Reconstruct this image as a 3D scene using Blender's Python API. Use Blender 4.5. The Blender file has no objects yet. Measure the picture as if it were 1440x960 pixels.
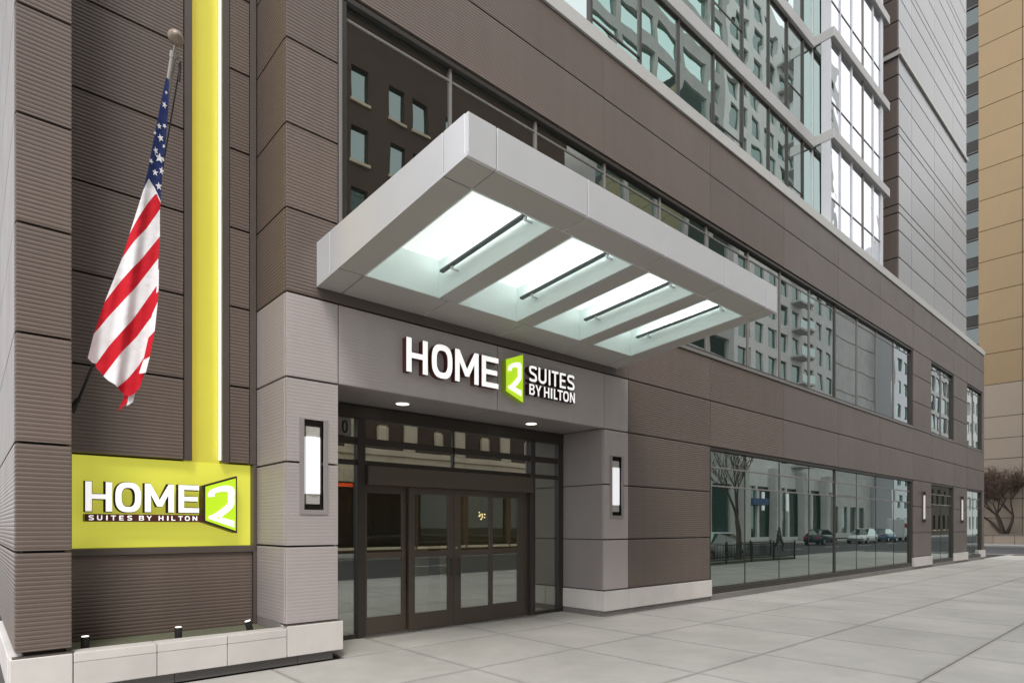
import bpy, bmesh, math, random
from mathutils import Vector, Matrix, noise
from mathutils.geometry import tessellate_polygon

R = random.Random(7)
sc = bpy.context.scene
COL = sc.collection

# ------------------------------------------------------------------ camera
cam = bpy.data.cameras.new('camera')
cam.lens = 21.47
cam.sensor_width = 36.0
cam.sensor_fit = 'HORIZONTAL'
cam.shift_y = 0.1806
cam.clip_start = 0.05
cam.clip_end = 2000
co = bpy.data.objects.new('camera', cam)
COL.objects.link(co)
co.location = (0, -7.0, 1.6)
co.rotation_euler = (math.radians(90), 0, math.radians(-41.77))
sc.camera = co

# ------------------------------------------------------------------ sky, sun, exposure
SUN_DIR = Vector((-0.40, -0.66, 0.95)).normalized()
w = bpy.data.worlds.new('World')
sc.world = w
w.use_nodes = True
nt = w.node_tree
nt.nodes.clear()
wo = nt.nodes.new('ShaderNodeOutputWorld')
bg = nt.nodes.new('ShaderNodeBackground')
sky = nt.nodes.new('ShaderNodeTexSky')
sky.sky_type = 'NISHITA'
sky.sun_disc = False
sky.sun_elevation = math.asin(SUN_DIR.z)
sky.sun_rotation = math.atan2(SUN_DIR.x, SUN_DIR.y)
sky.dust_density = 3.0
hs = nt.nodes.new('ShaderNodeHueSaturation')
hs.inputs['Saturation'].default_value = 0.25
mx = nt.nodes.new('ShaderNodeMixRGB')          # overcast: a pale cloud deck over most of the sky
mx.inputs['Fac'].default_value = 0.85
mx.inputs['Color2'].default_value = (10.6, 10.8, 11.2, 1)
nt.links.new(sky.outputs[0], hs.inputs['Color'])
nt.links.new(hs.outputs[0], mx.inputs['Color1'])
nt.links.new(mx.outputs[0], bg.inputs['Color'])
bg.inputs['Strength'].default_value = 0.118
nt.links.new(bg.outputs[0], wo.inputs['Surface'])

sl = bpy.data.lights.new('sun', 'SUN')
sl.energy = 1.5
sl.angle = math.radians(18)
sl.color = (1.0, 0.96, 0.9)
so = bpy.data.objects.new('sun', sl)
COL.objects.link(so)
so.location = (-20, -20, 40)
so.rotation_euler = (-SUN_DIR).to_track_quat('-Z', 'Y').to_euler()

sc.view_settings.view_transform = 'Standard'
sc.view_settings.look = 'None'
sc.view_settings.exposure = 0.46
sc.view_settings.gamma = 1.0
sc.cycles.max_bounces = 8
sc.cycles.glossy_bounces = 4
sc.cycles.diffuse_bounces = 4
sc.cycles.transparent_max_bounces = 8

# ------------------------------------------------------------------ materials
def N(t, kind, **kw):
    n = t.nodes.new(kind)
    for k, v in kw.items():
        setattr(n, k, v)
    return n

def math_node(t, op, a, b=None, c=None):
    n = N(t, 'ShaderNodeMath', operation=op)
    for i, v in enumerate((a, b, c)):
        if v is None: continue
        if isinstance(v, (int, float)): n.inputs[i].default_value = v
        else: t.links.new(v, n.inputs[i])
    return n.outputs[0]

def mat(name, col, rough=0.5, metal=0.0, var=0.06, nscale=3.0, stain=0.0, stain_scale=0.6, bump=0.0, bscale=60.0,
        rib=None, rib_depth=0.006, objvar=0.05, spec=0.5, streak=0.0, emit=None, rvar=0.08, rib_x=False):
    m = bpy.data.materials.new(name)
    m.use_nodes = True
    t = m.node_tree
    b = t.nodes['Principled BSDF']
    b.inputs['Metallic'].default_value = metal
    b.inputs['Specular IOR Level'].default_value = spec
    geo = N(t, 'ShaderNodeNewGeometry')
    oi = N(t, 'ShaderNodeObjectInfo')
    n1 = N(t, 'ShaderNodeTexNoise'); n1.inputs['Scale'].default_value = nscale; n1.inputs['Detail'].default_value = 6
    t.links.new(geo.outputs['Position'], n1.inputs['Vector'])
    f = math_node(t, 'MULTIPLY_ADD', n1.outputs['Fac'], 2 * var, 1 - var)
    if objvar:
        f = math_node(t, 'MULTIPLY', f, math_node(t, 'MULTIPLY_ADD', oi.outputs['Random'], 2 * objvar, 1 - objvar))
    if stain:
        n2 = N(t, 'ShaderNodeTexNoise'); n2.inputs['Scale'].default_value = stain_scale; n2.inputs['Detail'].default_value = 8
        n2.inputs['Roughness'].default_value = 0.65
        t.links.new(geo.outputs['Position'], n2.inputs['Vector'])
        mr = N(t, 'ShaderNodeMapRange'); mr.inputs[1].default_value = 0.42; mr.inputs[2].default_value = 0.68
        mr.inputs[3].default_value = 1.0; mr.inputs[4].default_value = 1.0 - stain
        t.links.new(n2.outputs['Fac'], mr.inputs[0])
        f = math_node(t, 'MULTIPLY', f, mr.outputs[0])
    if streak:
        mp = N(t, 'ShaderNodeMapping'); mp.inputs['Scale'].default_value = (5.0, 5.0, 0.25)
        t.links.new(geo.outputs['Position'], mp.inputs['Vector'])
        n3 = N(t, 'ShaderNodeTexNoise'); n3.inputs['Scale'].default_value = 1.0; n3.inputs['Detail'].default_value = 5
        t.links.new(mp.outputs[0], n3.inputs['Vector'])
        f = math_node(t, 'MULTIPLY', f, math_node(t, 'MULTIPLY_ADD', n3.outputs['Fac'], 2 * streak, 1 - streak))
    vm = N(t, 'ShaderNodeVectorMath', operation='SCALE')
    vm.inputs[0].default_value = col[:3]
    t.links.new(f, vm.inputs['Scale'])
    t.links.new(vm.outputs[0], b.inputs['Base Color'])
    rr = math_node(t, 'MULTIPLY_ADD', n1.outputs['Fac'], 2 * rvar, rough - rvar)
    t.links.new(rr, b.inputs['Roughness'])
    h = None
    if rib:
        sx = N(t, 'ShaderNodeSeparateXYZ')
        t.links.new(geo.outputs['Position'], sx.inputs[0])
        tri = math_node(t, 'PINGPONG', math_node(t, 'MULTIPLY', sx.outputs['X' if rib_x else 'Z'], 2.0 / rib), 1.0)
        ms = N(t, 'ShaderNodeMapRange', interpolation_type='SMOOTHSTEP')
        ms.inputs[1].default_value = 0.15; ms.inputs[2].default_value = 0.6
        t.links.new(tri, ms.inputs[0])
        bp = N(t, 'ShaderNodeBump'); bp.inputs['Strength'].default_value = 1.0; bp.inputs['Distance'].default_value = rib_depth
        t.links.new(ms.outputs[0], bp.inputs['Height'])
        h = bp
    if bump:
        nb = N(t, 'ShaderNodeTexNoise'); nb.inputs['Scale'].default_value = bscale; nb.inputs['Detail'].default_value = 4
        t.links.new(geo.outputs['Position'], nb.inputs['Vector'])
        b2 = N(t, 'ShaderNodeBump'); b2.inputs['Strength'].default_value = 1.0; b2.inputs['Distance'].default_value = bump
        t.links.new(nb.outputs['Fac'], b2.inputs['Height'])
        if h: t.links.new(h.outputs[0], b2.inputs['Normal'])
        h = b2
    if h: t.links.new(h.outputs[0], b.inputs['Normal'])
    if emit:
        b.inputs['Emission Color'].default_value = (*emit[0], 1)
        b.inputs['Emission Strength'].default_value = emit[1]
    return m

def schlick(t, r0):
    lw = N(t, 'ShaderNodeLayerWeight'); lw.inputs['Blend'].default_value = 0.5
    return math_node(t, 'MULTIPLY_ADD', math_node(t, 'POWER', lw.outputs['Facing'], 4.0), 1 - r0, r0)

def glass_mat(name, r0, tint, dark, wave=0.004, wscale=0.9, through=None):
    """coated window glass: a sharp reflection over a dark room, or over what lies behind when `through` is given"""
    m = bpy.data.materials.new(name); m.use_nodes = True
    t = m.node_tree; t.nodes.clear()
    out = N(t, 'ShaderNodeOutputMaterial')
    g = N(t, 'ShaderNodeBsdfGlossy'); g.inputs['Color'].default_value = (*tint, 1); g.inputs['Roughness'].default_value = 0.005
    if through:
        d = N(t, 'ShaderNodeBsdfTransparent'); d.inputs['Color'].default_value = (*through, 1)
    else:
        d = N(t, 'ShaderNodeBsdfDiffuse'); d.inputs['Color'].default_value = (*dark, 1)
    geo = N(t, 'ShaderNodeNewGeometry'); oi = N(t, 'ShaderNodeObjectInfo')
    va = N(t, 'ShaderNodeVectorMath', operation='ADD')
    cmb = N(t, 'ShaderNodeCombineXYZ')
    r = math_node(t, 'MULTIPLY', oi.outputs['Random'], 37.0)
    for i in range(3): t.links.new(r, cmb.inputs[i])
    t.links.new(geo.outputs['Position'], va.inputs[0]); t.links.new(cmb.outputs[0], va.inputs[1])
    nz = N(t, 'ShaderNodeTexNoise'); nz.inputs['Scale'].default_value = wscale; nz.inputs['Detail'].default_value = 1.5
    t.links.new(va.outputs[0], nz.inputs['Vector'])
    bp = N(t, 'ShaderNodeBump'); bp.inputs['Strength'].default_value = 1.0; bp.inputs['Distance'].default_value = wave
    t.links.new(nz.outputs['Fac'], bp.inputs['Height'])
    t.links.new(bp.outputs[0], g.inputs['Normal'])
    mix = N(t, 'ShaderNodeMixShader')
    t.links.new(schlick(t, r0), mix.inputs[0])
    t.links.new(d.outputs[0], mix.inputs[1]); t.links.new(g.outputs[0], mix.inputs[2])
    t.links.new(mix.outputs[0], out.inputs['Surface'])
    return m

def emis(name, col, s):
    m = bpy.data.materials.new(name); m.use_nodes = True
    b = m.node_tree.nodes['Principled BSDF']
    b.inputs['Base Color'].default_value = (*[min(.8, c) for c in col], 1)
    b.inputs['Emission Color'].default_value = (*col, 1)
    b.inputs['Emission Strength'].default_value = s
    return m

RIB = 0.041
M = {}
M['brown'] = mat('brown ribbed metal', (0.141, 0.106, 0.089), 0.42, rib=RIB, rib_depth=0.0035, objvar=0.085, streak=0.11, var=.07, nscale=1.2, stain=.10)
M['brown_far'] = mat('brown flat metal', (0.144, 0.115, 0.102), 0.38, rib=RIB, rib_depth=0.0016, objvar=0.075, streak=0.11, var=.07, nscale=1.2, stain=.08)
M['trim'] = mat('brown trim', (0.095, 0.076, 0.066), 0.42, objvar=0)
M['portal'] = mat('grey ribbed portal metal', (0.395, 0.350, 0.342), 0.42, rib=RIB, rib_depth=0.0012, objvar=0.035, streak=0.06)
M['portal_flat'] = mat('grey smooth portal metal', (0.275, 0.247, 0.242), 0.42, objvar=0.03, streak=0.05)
M['stone'] = mat('pale base stone', (0.62, 0.585, 0.56), 0.6, var=.05, stain=.10, stain_scale=1.2, bump=.0008, bscale=90, objvar=.05)
M['plinth'] = mat('grey plinth stone', (0.22, 0.205, 0.195), 0.7, var=.08, stain=.2, bump=.001)
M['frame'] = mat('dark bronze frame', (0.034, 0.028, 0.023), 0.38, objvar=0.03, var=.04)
M['frame_door'] = mat('bronze door frame', (0.072, 0.056, 0.043), 0.40, objvar=0.03, var=.05)  # browner bronze of the door leaves and operator box
M['frame_grey'] = mat('grey window frame', (0.20, 0.185, 0.175), 0.4, objvar=0.02)
M['black'] = mat('black void', (0.012, 0.011, 0.010), 0.8, objvar=0)
M['core'] = mat('dark backing', (0.02, 0.017, 0.015), 0.9, objvar=0)
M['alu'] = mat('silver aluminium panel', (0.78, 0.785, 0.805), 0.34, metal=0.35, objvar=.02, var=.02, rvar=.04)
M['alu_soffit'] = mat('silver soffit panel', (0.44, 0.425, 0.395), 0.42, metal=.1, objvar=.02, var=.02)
M['alu_in'] = mat('pale reveal panel', (0.80, 0.90, 0.875), 0.45, objvar=.02, var=.03)
M['steel'] = mat('brushed steel', (0.55, 0.55, 0.55), 0.3, metal=0.9, objvar=0)
M['gunmetal'] = mat('dark lamp housing', (0.075, 0.09, 0.092), 0.4, objvar=0)
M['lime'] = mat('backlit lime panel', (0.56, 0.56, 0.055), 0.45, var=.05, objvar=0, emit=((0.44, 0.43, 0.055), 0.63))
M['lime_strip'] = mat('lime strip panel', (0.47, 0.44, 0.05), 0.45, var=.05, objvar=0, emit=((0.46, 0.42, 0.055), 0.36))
M['coping'] = mat('silver coping', (0.55, 0.54, 0.52), 0.4, metal=.15, objvar=.03, var=.04)
M['band'] = mat('silver slab edge', (0.50, 0.49, 0.485), 0.4, metal=.15, objvar=.04, var=.05)
M['white_frame'] = mat('white window frame', (0.66, 0.67, 0.70), 0.4, objvar=.02)
M['greyclad'] = mat('grey tower panel', (0.375, 0.368, 0.37), 0.30, metal=.55, objvar=.05, var=.02, streak=.025, rvar=.015)
M['tan'] = mat('tan stone panel', (0.345, 0.240, 0.128), 0.6, objvar=.05, var=.07, nscale=.5, streak=.04)
M['beige'] = mat('beige stone panel', (0.37, 0.295, 0.23), 0.65, objvar=.06, var=.08, nscale=.6, stain=.08)
M['glass_up'] = glass_mat('reflective window glass', 0.48, (0.90, 0.95, 0.93), (0.012, 0.013, 0.011), wave=.0030, wscale=.6)
M['glass_low'] = glass_mat('storefront glass', 0.44, (0.82, 0.91, 0.87), (0.022, 0.03, 0.026), wave=.0012, wscale=.5)
M['glass_tower'] = glass_mat('tower window glass', 0.56, (0.84, 0.94, 0.91), (0.02, 0.026, 0.024), wave=.0062, wscale=.6)
M['glass_bay'] = glass_mat('bay window glass', 0.62, (0.95, 0.97, 1.0), (0.03, 0.035, 0.035), wave=.006, wscale=.9)
M['glass_door'] = glass_mat('clear door glass', 0.36, (0.86, 0.92, 0.90), None, wave=.0006, wscale=.6, through=(0.80, 0.80, 0.72))
M['glass_dark'] = glass_mat('dark shop glass', 0.06, (0.8, 0.85, 0.8), (0.02, 0.018, 0.014), wave=.001)
M['glass_shop'] = glass_mat('green shop glass', 0.10, (0.8, 0.95, 0.9), (0.028, 0.060, 0.048), wave=.004)
M['glass_bright'] = glass_mat('bright green glass', 0.62, (0.80, 1.0, 0.93), (0.05, 0.09, 0.08), wave=.02, wscale=.4)
M['glass_deep'] = glass_mat('deep green glass', 0.13, (0.8, 0.95, 0.9), (0.030, 0.055, 0.045), wave=.012)
M['pale3'] = mat('weathered grey concrete', (0.46, 0.455, 0.425), 0.8, var=.07, stain=.15, objvar=.02)
M['glass_office'] = glass_mat('dark office glass', 0.16, (0.8, 0.9, 0.88), (0.03, 0.035, 0.03), wave=.02)
M['glass_far'] = glass_mat('green far glass', 0.30, (0.8, 0.95, 0.9), (0.045, 0.075, 0.066), wave=.004)
M['concrete'] = mat('concrete paving', (0.445, 0.428, 0.397), 0.8, var=.09, nscale=5, stain=.16, stain_scale=.7, bump=.0012, bscale=160, objvar=.05)
def edge_grime(m, amount):
    t = m.node_tree; b = t.nodes['Principled BSDF']
    tc = N(t, 'ShaderNodeTexCoord'); sp = N(t, 'ShaderNodeSeparateXYZ'); t.links.new(tc.outputs['Generated'], sp.inputs[0])
    d = None
    for ax in ('X', 'Y'):
        a = math_node(t, 'ABSOLUTE', math_node(t, 'SUBTRACT', sp.outputs[ax], 0.5))
        d = a if d is None else math_node(t, 'MAXIMUM', d, a)
    nz = N(t, 'ShaderNodeTexNoise'); nz.inputs['Scale'].default_value = 9; nz.inputs['Detail'].default_value = 5
    geo = N(t, 'ShaderNodeNewGeometry'); t.links.new(geo.outputs['Position'], nz.inputs['Vector'])
    d = math_node(t, 'ADD', d, math_node(t, 'MULTIPLY_ADD', nz.outputs['Fac'], 0.03, -0.015))
    mr = N(t, 'ShaderNodeMapRange'); mr.inputs[1].default_value = 0.472; mr.inputs[2].default_value = 0.500
    mr.inputs[3].default_value = 1.0; mr.inputs[4].default_value = 1.0 - amount; t.links.new(d, mr.inputs[0])
    vo = N(t, 'ShaderNodeTexVoronoi'); vo.inputs['Scale'].default_value = 1.7; t.links.new(geo.outputs['Position'], vo.inputs['Vector'])
    gm = N(t, 'ShaderNodeMapRange'); gm.inputs[1].default_value = 0.03; gm.inputs[2].default_value = 0.05; gm.inputs[3].default_value = 0.72; gm.inputs[4].default_value = 1.0
    t.links.new(vo.outputs['Distance'], gm.inputs[0])
    n4 = N(t, 'ShaderNodeTexNoise'); n4.inputs['Scale'].default_value = 0.32; n4.inputs['Detail'].default_value = 7; n4.inputs['Roughness'].default_value = .7
    t.links.new(geo.outputs['Position'], n4.inputs['Vector'])
    big = math_node(t, 'MULTIPLY_ADD', n4.outputs['Fac'], 0.46, 0.77)
    src0 = b.inputs['Base Color'].links[0].from_socket
    v0 = N(t, 'ShaderNodeVectorMath', operation='SCALE'); t.links.new(src0, v0.inputs[0]); t.links.new(math_node(t, 'MULTIPLY', gm.outputs[0], big), v0.inputs['Scale'])
    src = v0.outputs[0]
    vs = N(t, 'ShaderNodeVectorMath', operation='SCALE'); t.links.new(src, vs.inputs[0]); t.links.new(mr.outputs[0], vs.inputs['Scale'])
    t.links.new(vs.outputs[0], b.inputs['Base Color'])
edge_grime(M['concrete'], .26)
M['joint'] = mat('paving joint', (0.03, 0.028, 0.026), 0.9, objvar=0)
M['kerbstone'] = mat('kerb concrete', (0.34, 0.33, 0.31), 0.8, bump=.001)
M['asphalt'] = mat('asphalt', (0.075, 0.075, 0.078), 0.85, var=.15, nscale=25, stain=.2, bump=.004, bscale=120, objvar=0)
M['paint'] = mat('road paint', (0.75, 0.75, 0.72), 0.7, var=.1)
M['ground'] = mat('ground', (0.16, 0.155, 0.15), 0.9, objvar=0)
M['gravel'] = mat('gravel', (0.26, 0.24, 0.21), 0.9, var=.4, nscale=40, objvar=0)
M['soil'] = mat('planter bed', (0.155, 0.160, 0.105), 0.95, var=.3, nscale=20, bump=.01, bscale=50, objvar=0)
M['bark'] = mat('bark', (0.075, 0.055, 0.045), 0.9, var=.25, nscale=20, bump=.01, bscale=40)
M['twig'] = mat('twig', (0.15, 0.098, 0.075), 0.9, objvar=0)
M['white_lit'] = emis('lit white letter face', (1.0, 0.975, 0.965), 0.5)
M['sign_dark'] = mat('dark red letter side', (0.085, 0.018, 0.014), 0.45, objvar=0)
M['sign_dark2'] = mat('dark brown letter side', (0.035, 0.014, 0.012), 0.45, objvar=0)
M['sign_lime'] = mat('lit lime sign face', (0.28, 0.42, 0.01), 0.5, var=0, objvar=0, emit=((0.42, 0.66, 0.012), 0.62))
M['sign_lime_side'] = mat('lime sign side', (0.36, 0.50, 0.03), 0.5, objvar=0)
M['lamp_white'] = emis('lit lamp diffuser', (1.0, 0.98, 1.0), .38)
M['lamp_soft'] = emis('soft lamp diffuser', (0.95, 0.9, 0.92), .10)
M['led'] = emis('warm light strip', (1.0, 0.90, 0.55), 2.6)
M['led_orange'] = emis('amber light strip', (1.0, 0.55, 0.06), 2.2)
M['uplight'] = emis('light strip', (0.93, 1.0, 0.98), 10.0)
M['down'] = emis('downlight lens', (1.0, 0.93, 0.80), 1.6)
M['warm'] = emis('warm bulb', (1.0, 0.75, 0.35), 6.0)
M['lobby_fill'] = emis('warm lobby fill light', (1.0, 0.80, 0.52), 55.0)  # glow of the lamps added to brighten the lobby
M['red_lit'] = emis('red light line', (1.0, 0.10, 0.03), 1.2)
M['lobby_wall'] = mat('lobby wall', (0.10, 0.075, 0.045), 0.7)
M['lobby_olive'] = mat('olive lobby wall', (0.26, 0.24, 0.11), 0.7)
M['lobby_floor'] = mat('lobby floor', (0.10, 0.09, 0.08), 0.35)
M['curtain'] = mat('brown curtain', (0.13, 0.095, 0.065), 0.9, rib=.12, rib_depth=.03, rib_x=True)
M['vase'] = mat('white pedestal', (0.7, 0.68, 0.64), 0.5)
M['flag_white'] = mat('white cloth', (0.80, 0.78, 0.80), 0.85, bump=.012, bscale=13, var=.03, objvar=0, spec=.2)
M['flag_red'] = mat('red cloth', (0.56, 0.012, 0.024), 0.8, bump=.012, bscale=13, var=.04, objvar=0, spec=.2)
M['flag_blue'] = mat('navy cloth', (0.022, 0.036, 0.13), 0.8, bump=.012, bscale=13, var=.05, objvar=0, spec=.2)
M['pole'] = mat('weathered flagpole', (0.33, 0.30, 0.27), 0.35, metal=.5, var=.15, objvar=0)
M['finial'] = mat('dull gilt ball', (0.25, 0.20, 0.155), 0.45, metal=.4, var=.2, nscale=20, objvar=0)
M['rope'] = mat('halyard', (0.02, 0.02, 0.02), 0.8, objvar=0)
M['brick'] = mat('brown brick', (0.085, 0.054, 0.038), 0.85, var=.18, nscale=6, stain=.2, objvar=0)
M['limestone'] = mat('limestone', (0.66, 0.56, 0.40), 0.75, var=.1, stain=.2, objvar=.03)
M['pale'] = mat('pale concrete', (0.78, 0.77, 0.735), 0.75, var=.06, stain=.1, objvar=.02)
M['pale2'] = mat('grey concrete', (0.56, 0.55, 0.525), 0.8, var=.06, stain=.15, objvar=.02)
M['canopy_glass'] = None

def canopy_glass():
    m = bpy.data.materials.new('opal canopy glass'); m.use_nodes = True
    t = m.node_tree; t.nodes.clear()
    o = N(t, 'ShaderNodeOutputMaterial')
    tr = N(t, 'ShaderNodeBsdfTranslucent'); tr.inputs['Color'].default_value = (0.97, 0.99, 0.98, 1)
    df = N(t, 'ShaderNodeBsdfDiffuse'); df.inputs['Color'].default_value = (0.9, 0.95, 0.94, 1)
    a = N(t, 'ShaderNodeMixShader'); a.inputs[0].default_value = 0.22
    t.links.new(tr.outputs[0], a.inputs[1]); t.links.new(df.outputs[0], a.inputs[2])
    t.links.new(a.outputs[0], o.inputs['Surface'])
    return m
M['canopy_glass'] = canopy_glass()

# ------------------------------------------------------------------ builders
WORLD = {}                                           # world location of every parent (all unrotated while building)

def link(o, parent=None, at=(0, 0, 0)):
    COL.objects.link(o)
    p = Vector(at)
    WORLD[o.name] = p
    if parent is not None:
        o.parent = parent
        o.location = p - WORLD[parent.name]
    else:
        o.location = p
    return o

def tag(o, label=None, cat=None, group=None, kind=None):
    if label: o['label'] = label
    if cat: o['category'] = cat
    if group: o['group'] = group
    if kind: o['kind'] = kind
    return o

def thing(name, label, cat, at, group=None):
    return tag(link(bpy.data.objects.new(name, None), None, at), label, cat, group)

class MB:
    def __init__(s): s.v = []; s.f = []; s.mi = []
    def quad(s, a, b, c, d, mi=0):
        n = len(s.v); s.v += [tuple(a), tuple(b), tuple(c), tuple(d)]; s.f.append((n, n+1, n+2, n+3)); s.mi.append(mi)
    def box(s, x0, x1, y0, y1, z0, z1, mi=0):
        n = len(s.v)
        s.v += [(x0,y0,z0),(x1,y0,z0),(x1,y1,z0),(x0,y1,z0),(x0,y0,z1),(x1,y0,z1),(x1,y1,z1),(x0,y1,z1)]
        for f in ((0,3,2,1),(4,5,6,7),(0,1,5,4),(1,2,6,5),(2,3,7,6),(3,0,4,7)):
            s.f.append(tuple(n+i for i in f)); s.mi.append(mi)
        return s
    def tube(s, p0, p1, r0, r1, n=8, caps=True, mi=0):
        p0 = Vector(p0); p1 = Vector(p1); d = (p1-p0).normalized()
        a = d.orthogonal().normalized(); b = d.cross(a)
        k = len(s.v)
        for p, r in ((p0, r0), (p1, r1)):
            for i in range(n):
                t = 2*math.pi*i/n
                s.v.append(tuple(p + a*(r*math.cos(t)) + b*(r*math.sin(t))))
        for i in range(n):
            j = (i+1) % n
            s.f.append((k+i, k+j, k+n+j, k+n+i)); s.mi.append(mi)
        if caps:
            s.f.append(tuple(k+i for i in reversed(range(n)))); s.mi.append(mi)
            s.f.append(tuple(k+n+i for i in range(n))); s.mi.append(mi)
        return s
    def prism(s, poly, axis, a, b, mi=0):
        """extrude a 2-D polygon along axis ('x': poly is (y,z); 'y': (x,z))"""
        n = len(poly); k = len(s.v)
        for c in (a, b):
            for p in poly:
                s.v.append((c, p[0], p[1]) if axis == 'x' else (p[0], c, p[1]))
        s.f.append(tuple(k+i for i in range(n))); s.mi.append(mi)
        s.f.append(tuple(k+n+i for i in reversed(range(n)))); s.mi.append(mi)
        for i in range(n):
            j = (i+1) % n
            s.f.append((k+i, k+n+i, k+n+j, k+j)); s.mi.append(mi)
        return s
    def build(s, name, m, parent=None, bevel=0.0, smooth=False, kind=None, fix=True):
        xs = [Vector(v) for v in s.v]
        lo = Vector([min(v[i] for v in xs) for i in range(3)]); hi = Vector([max(v[i] for v in xs) for i in range(3)])
        c = (lo+hi)/2
        if parent is None: c.z = lo.z
        me = bpy.data.meshes.new(name)
        me.from_pydata([tuple(v-c) for v in xs], [], s.f)
        for mm in (m if isinstance(m, (list, tuple)) else [m]): me.materials.append(mm)
        me.polygons.foreach_set('material_index', s.mi)
        if bevel or fix:
            bm = bmesh.new(); bm.from_mesh(me)
            if bevel:
                bmesh.ops.remove_doubles(bm, verts=bm.verts, dist=1e-5)
                bmesh.ops.bevel(bm, geom=[e for e in bm.edges if len(e.link_faces) == 2 and e.calc_face_angle(0) > .5], offset=bevel, segments=1, affect='EDGES')
            if fix: bmesh.ops.recalc_face_normals(bm, faces=bm.faces)
            bm.to_mesh(me); bm.free()
        if smooth:
            me.shade_smooth()
        o = link(bpy.data.objects.new(name, me), parent, c)
        if kind: o['kind'] = kind
        return o

CACHE = {}
def box_part(name, m, parent, x0, x1, y0, y1, z0, z1, bevel=0.0):
    """a (bevelled) box whose mesh is shared between alike pieces"""
    key = (name, round(x1-x0, 4), round(y1-y0, 4), round(z1-z0, 4), m.name, bevel)
    c = ((x0+x1)/2, (y0+y1)/2, (z0+z1)/2)
    if key in CACHE:
        return link(bpy.data.objects.new(name, CACHE[key]), parent, c)
    o = MB().box(x0, x1, y0, y1, z0, z1).build(name, m, parent, bevel)
    CACHE[key] = o.data
    return o

# ------------------------------------------------------------------ ground
def sheet(name, m, x0, x1, y0, y1, z, parent=None, kind='structure'):
    b = MB(); b.quad((x0,y0,z),(x1,y0,z),(x1,y1,z),(x0,y1,z))
    return b.build(name, m, parent, kind=kind)

sheet('ground', M['ground'], -600, 600, -600, 600, -0.20)
sheet('road', M['asphalt'], -120, 160, -19.6, -7.75, -0.145)
sheet('cross_street', M['asphalt'], 45.2, 66.0, -7.70, 120, -0.15)
side = sheet('sidewalk', M['joint'], -12, 45.0, -7.55, 1.02, -0.030)
XL = [-11.1, -9.4, -7.7, -6.0, -4.3, -2.6, -0.86, 0.85, 2.56, 4.27, 5.97, 7.45, 9.2, 10.9] + [12.6 + 1.7*k for k in range(19)]
YL = [-7.52, -6.85, -5.10, -3.37, -1.58, -0.08]
g = 0.006
for i in range(len(XL)-1):
    for j in range(len(YL)-1):
        box_part('paving_slab', M['concrete'], side, XL[i]+g, XL[i+1]-g, YL[j]+g, YL[j+1]-g, -0.06, R.uniform(-.0008, .0008)*0, 0.004)
for a, b in ((3.45, 4.27), (4.27, 5.97), (5.97, 7.45), (7.45, 8.44)):
    box_part('paving_slab', M['concrete'], side, a+g, b-g, -0.08+g, 1.0, -0.06, 0.0, 0.004)
for a, b in ((-11.1, 0.2), (8.4, 45.0)):
    box_part('paving_slab', M['concrete'], side, a, b, -0.08+g, 0.10, -0.06, -0.001, 0.004)
kerb = tag(link(bpy.data.objects.new('kerb', None), None, (16, -7.65, -0.145)), kind='structure')
for k in range(28):
    box_part('kerb_stone', M['kerbstone'], kerb, -11+2*k+.004, -9+2*k-.004, -7.75, -7.555, -0.145, 0.004, 0.015)
for k in range(12):
    box_part('kerb_stone', M['kerbstone'], kerb, 45.005, 45.2, -7.5+2.4*k+.004, -5.1+2.4*k-.004, -0.149, 0.003, 0.015)
sheet('far_pavement', M['concrete'], -120, 160, -24.0, -19.6, 0.0)
box_part('kerb_stone', M['kerbstone'], kerb, -120, 160, -19.7, -19.604, -0.145, 0.0)
sheet('corner_pavement', M['concrete'], 66.0, 75.0, -7.6, 60, -0.02)
box_part('kerb_stone', M['kerbstone'], kerb, 65.8, 65.998, -7.6, 60, -0.15, -0.018)
for k in range(9):                                     # crosswalk bars on the cross street
    box_part('crosswalk_bar', M['paint'], kerb, 46.0, 49.2, -5.6+1.25*k, -5.0+1.25*k, -0.150, -0.146)
for k in range(12):
    box_part('lane_line', M['paint'], kerb, -10+8*k, -7+8*k, -13.75, -13.60, -0.145, -0.1405)
# gravel strip left of the hotel
gb = MB()
gb.box(-6.0, 0.18, 0.11, 6.0, -0.05, -0.012)
gr = gb.build('gravel_bed', M['gravel'], kind='stuff')
tag(gr, 'strip of brown gravel beside the left corner of the hotel', 'gravel')
pb = MB()
for i in range(900):
    x = R.uniform(-1.2, .17); y = .13 + R.random()**1.5*3.5; r = R.uniform(.012, .03)
    k = len(pb.v)
    for q in ((1,0,0),(0,1,0),(-1,0,0),(0,-1,0),(0,0,.8)):
        pb.v.append((x+q[0]*r*R.uniform(.7,1.2), y+q[1]*r*R.uniform(.7,1.2), -0.012+q[2]*r))
    for q in ((0,1,4),(1,2,4),(2,3,4),(3,0,4)):
        pb.f.append(tuple(k+t for t in q)); pb.mi.append(0)
pb.build('pebbles', M['gravel'], gr, kind='stuff')

# ------------------------------------------------------------------ the hotel street front
HZ = [0.46, 1.37, 2.355, 3.34, 4.325, 5.30, 6.28, 7.265, 8.20, 9.20, 10.05]
hotel = thing('hotel_building', 'brown ribbed metal hotel street front with pale stone base and long ribbon windows', 'building', (18, 3, 0))

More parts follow.
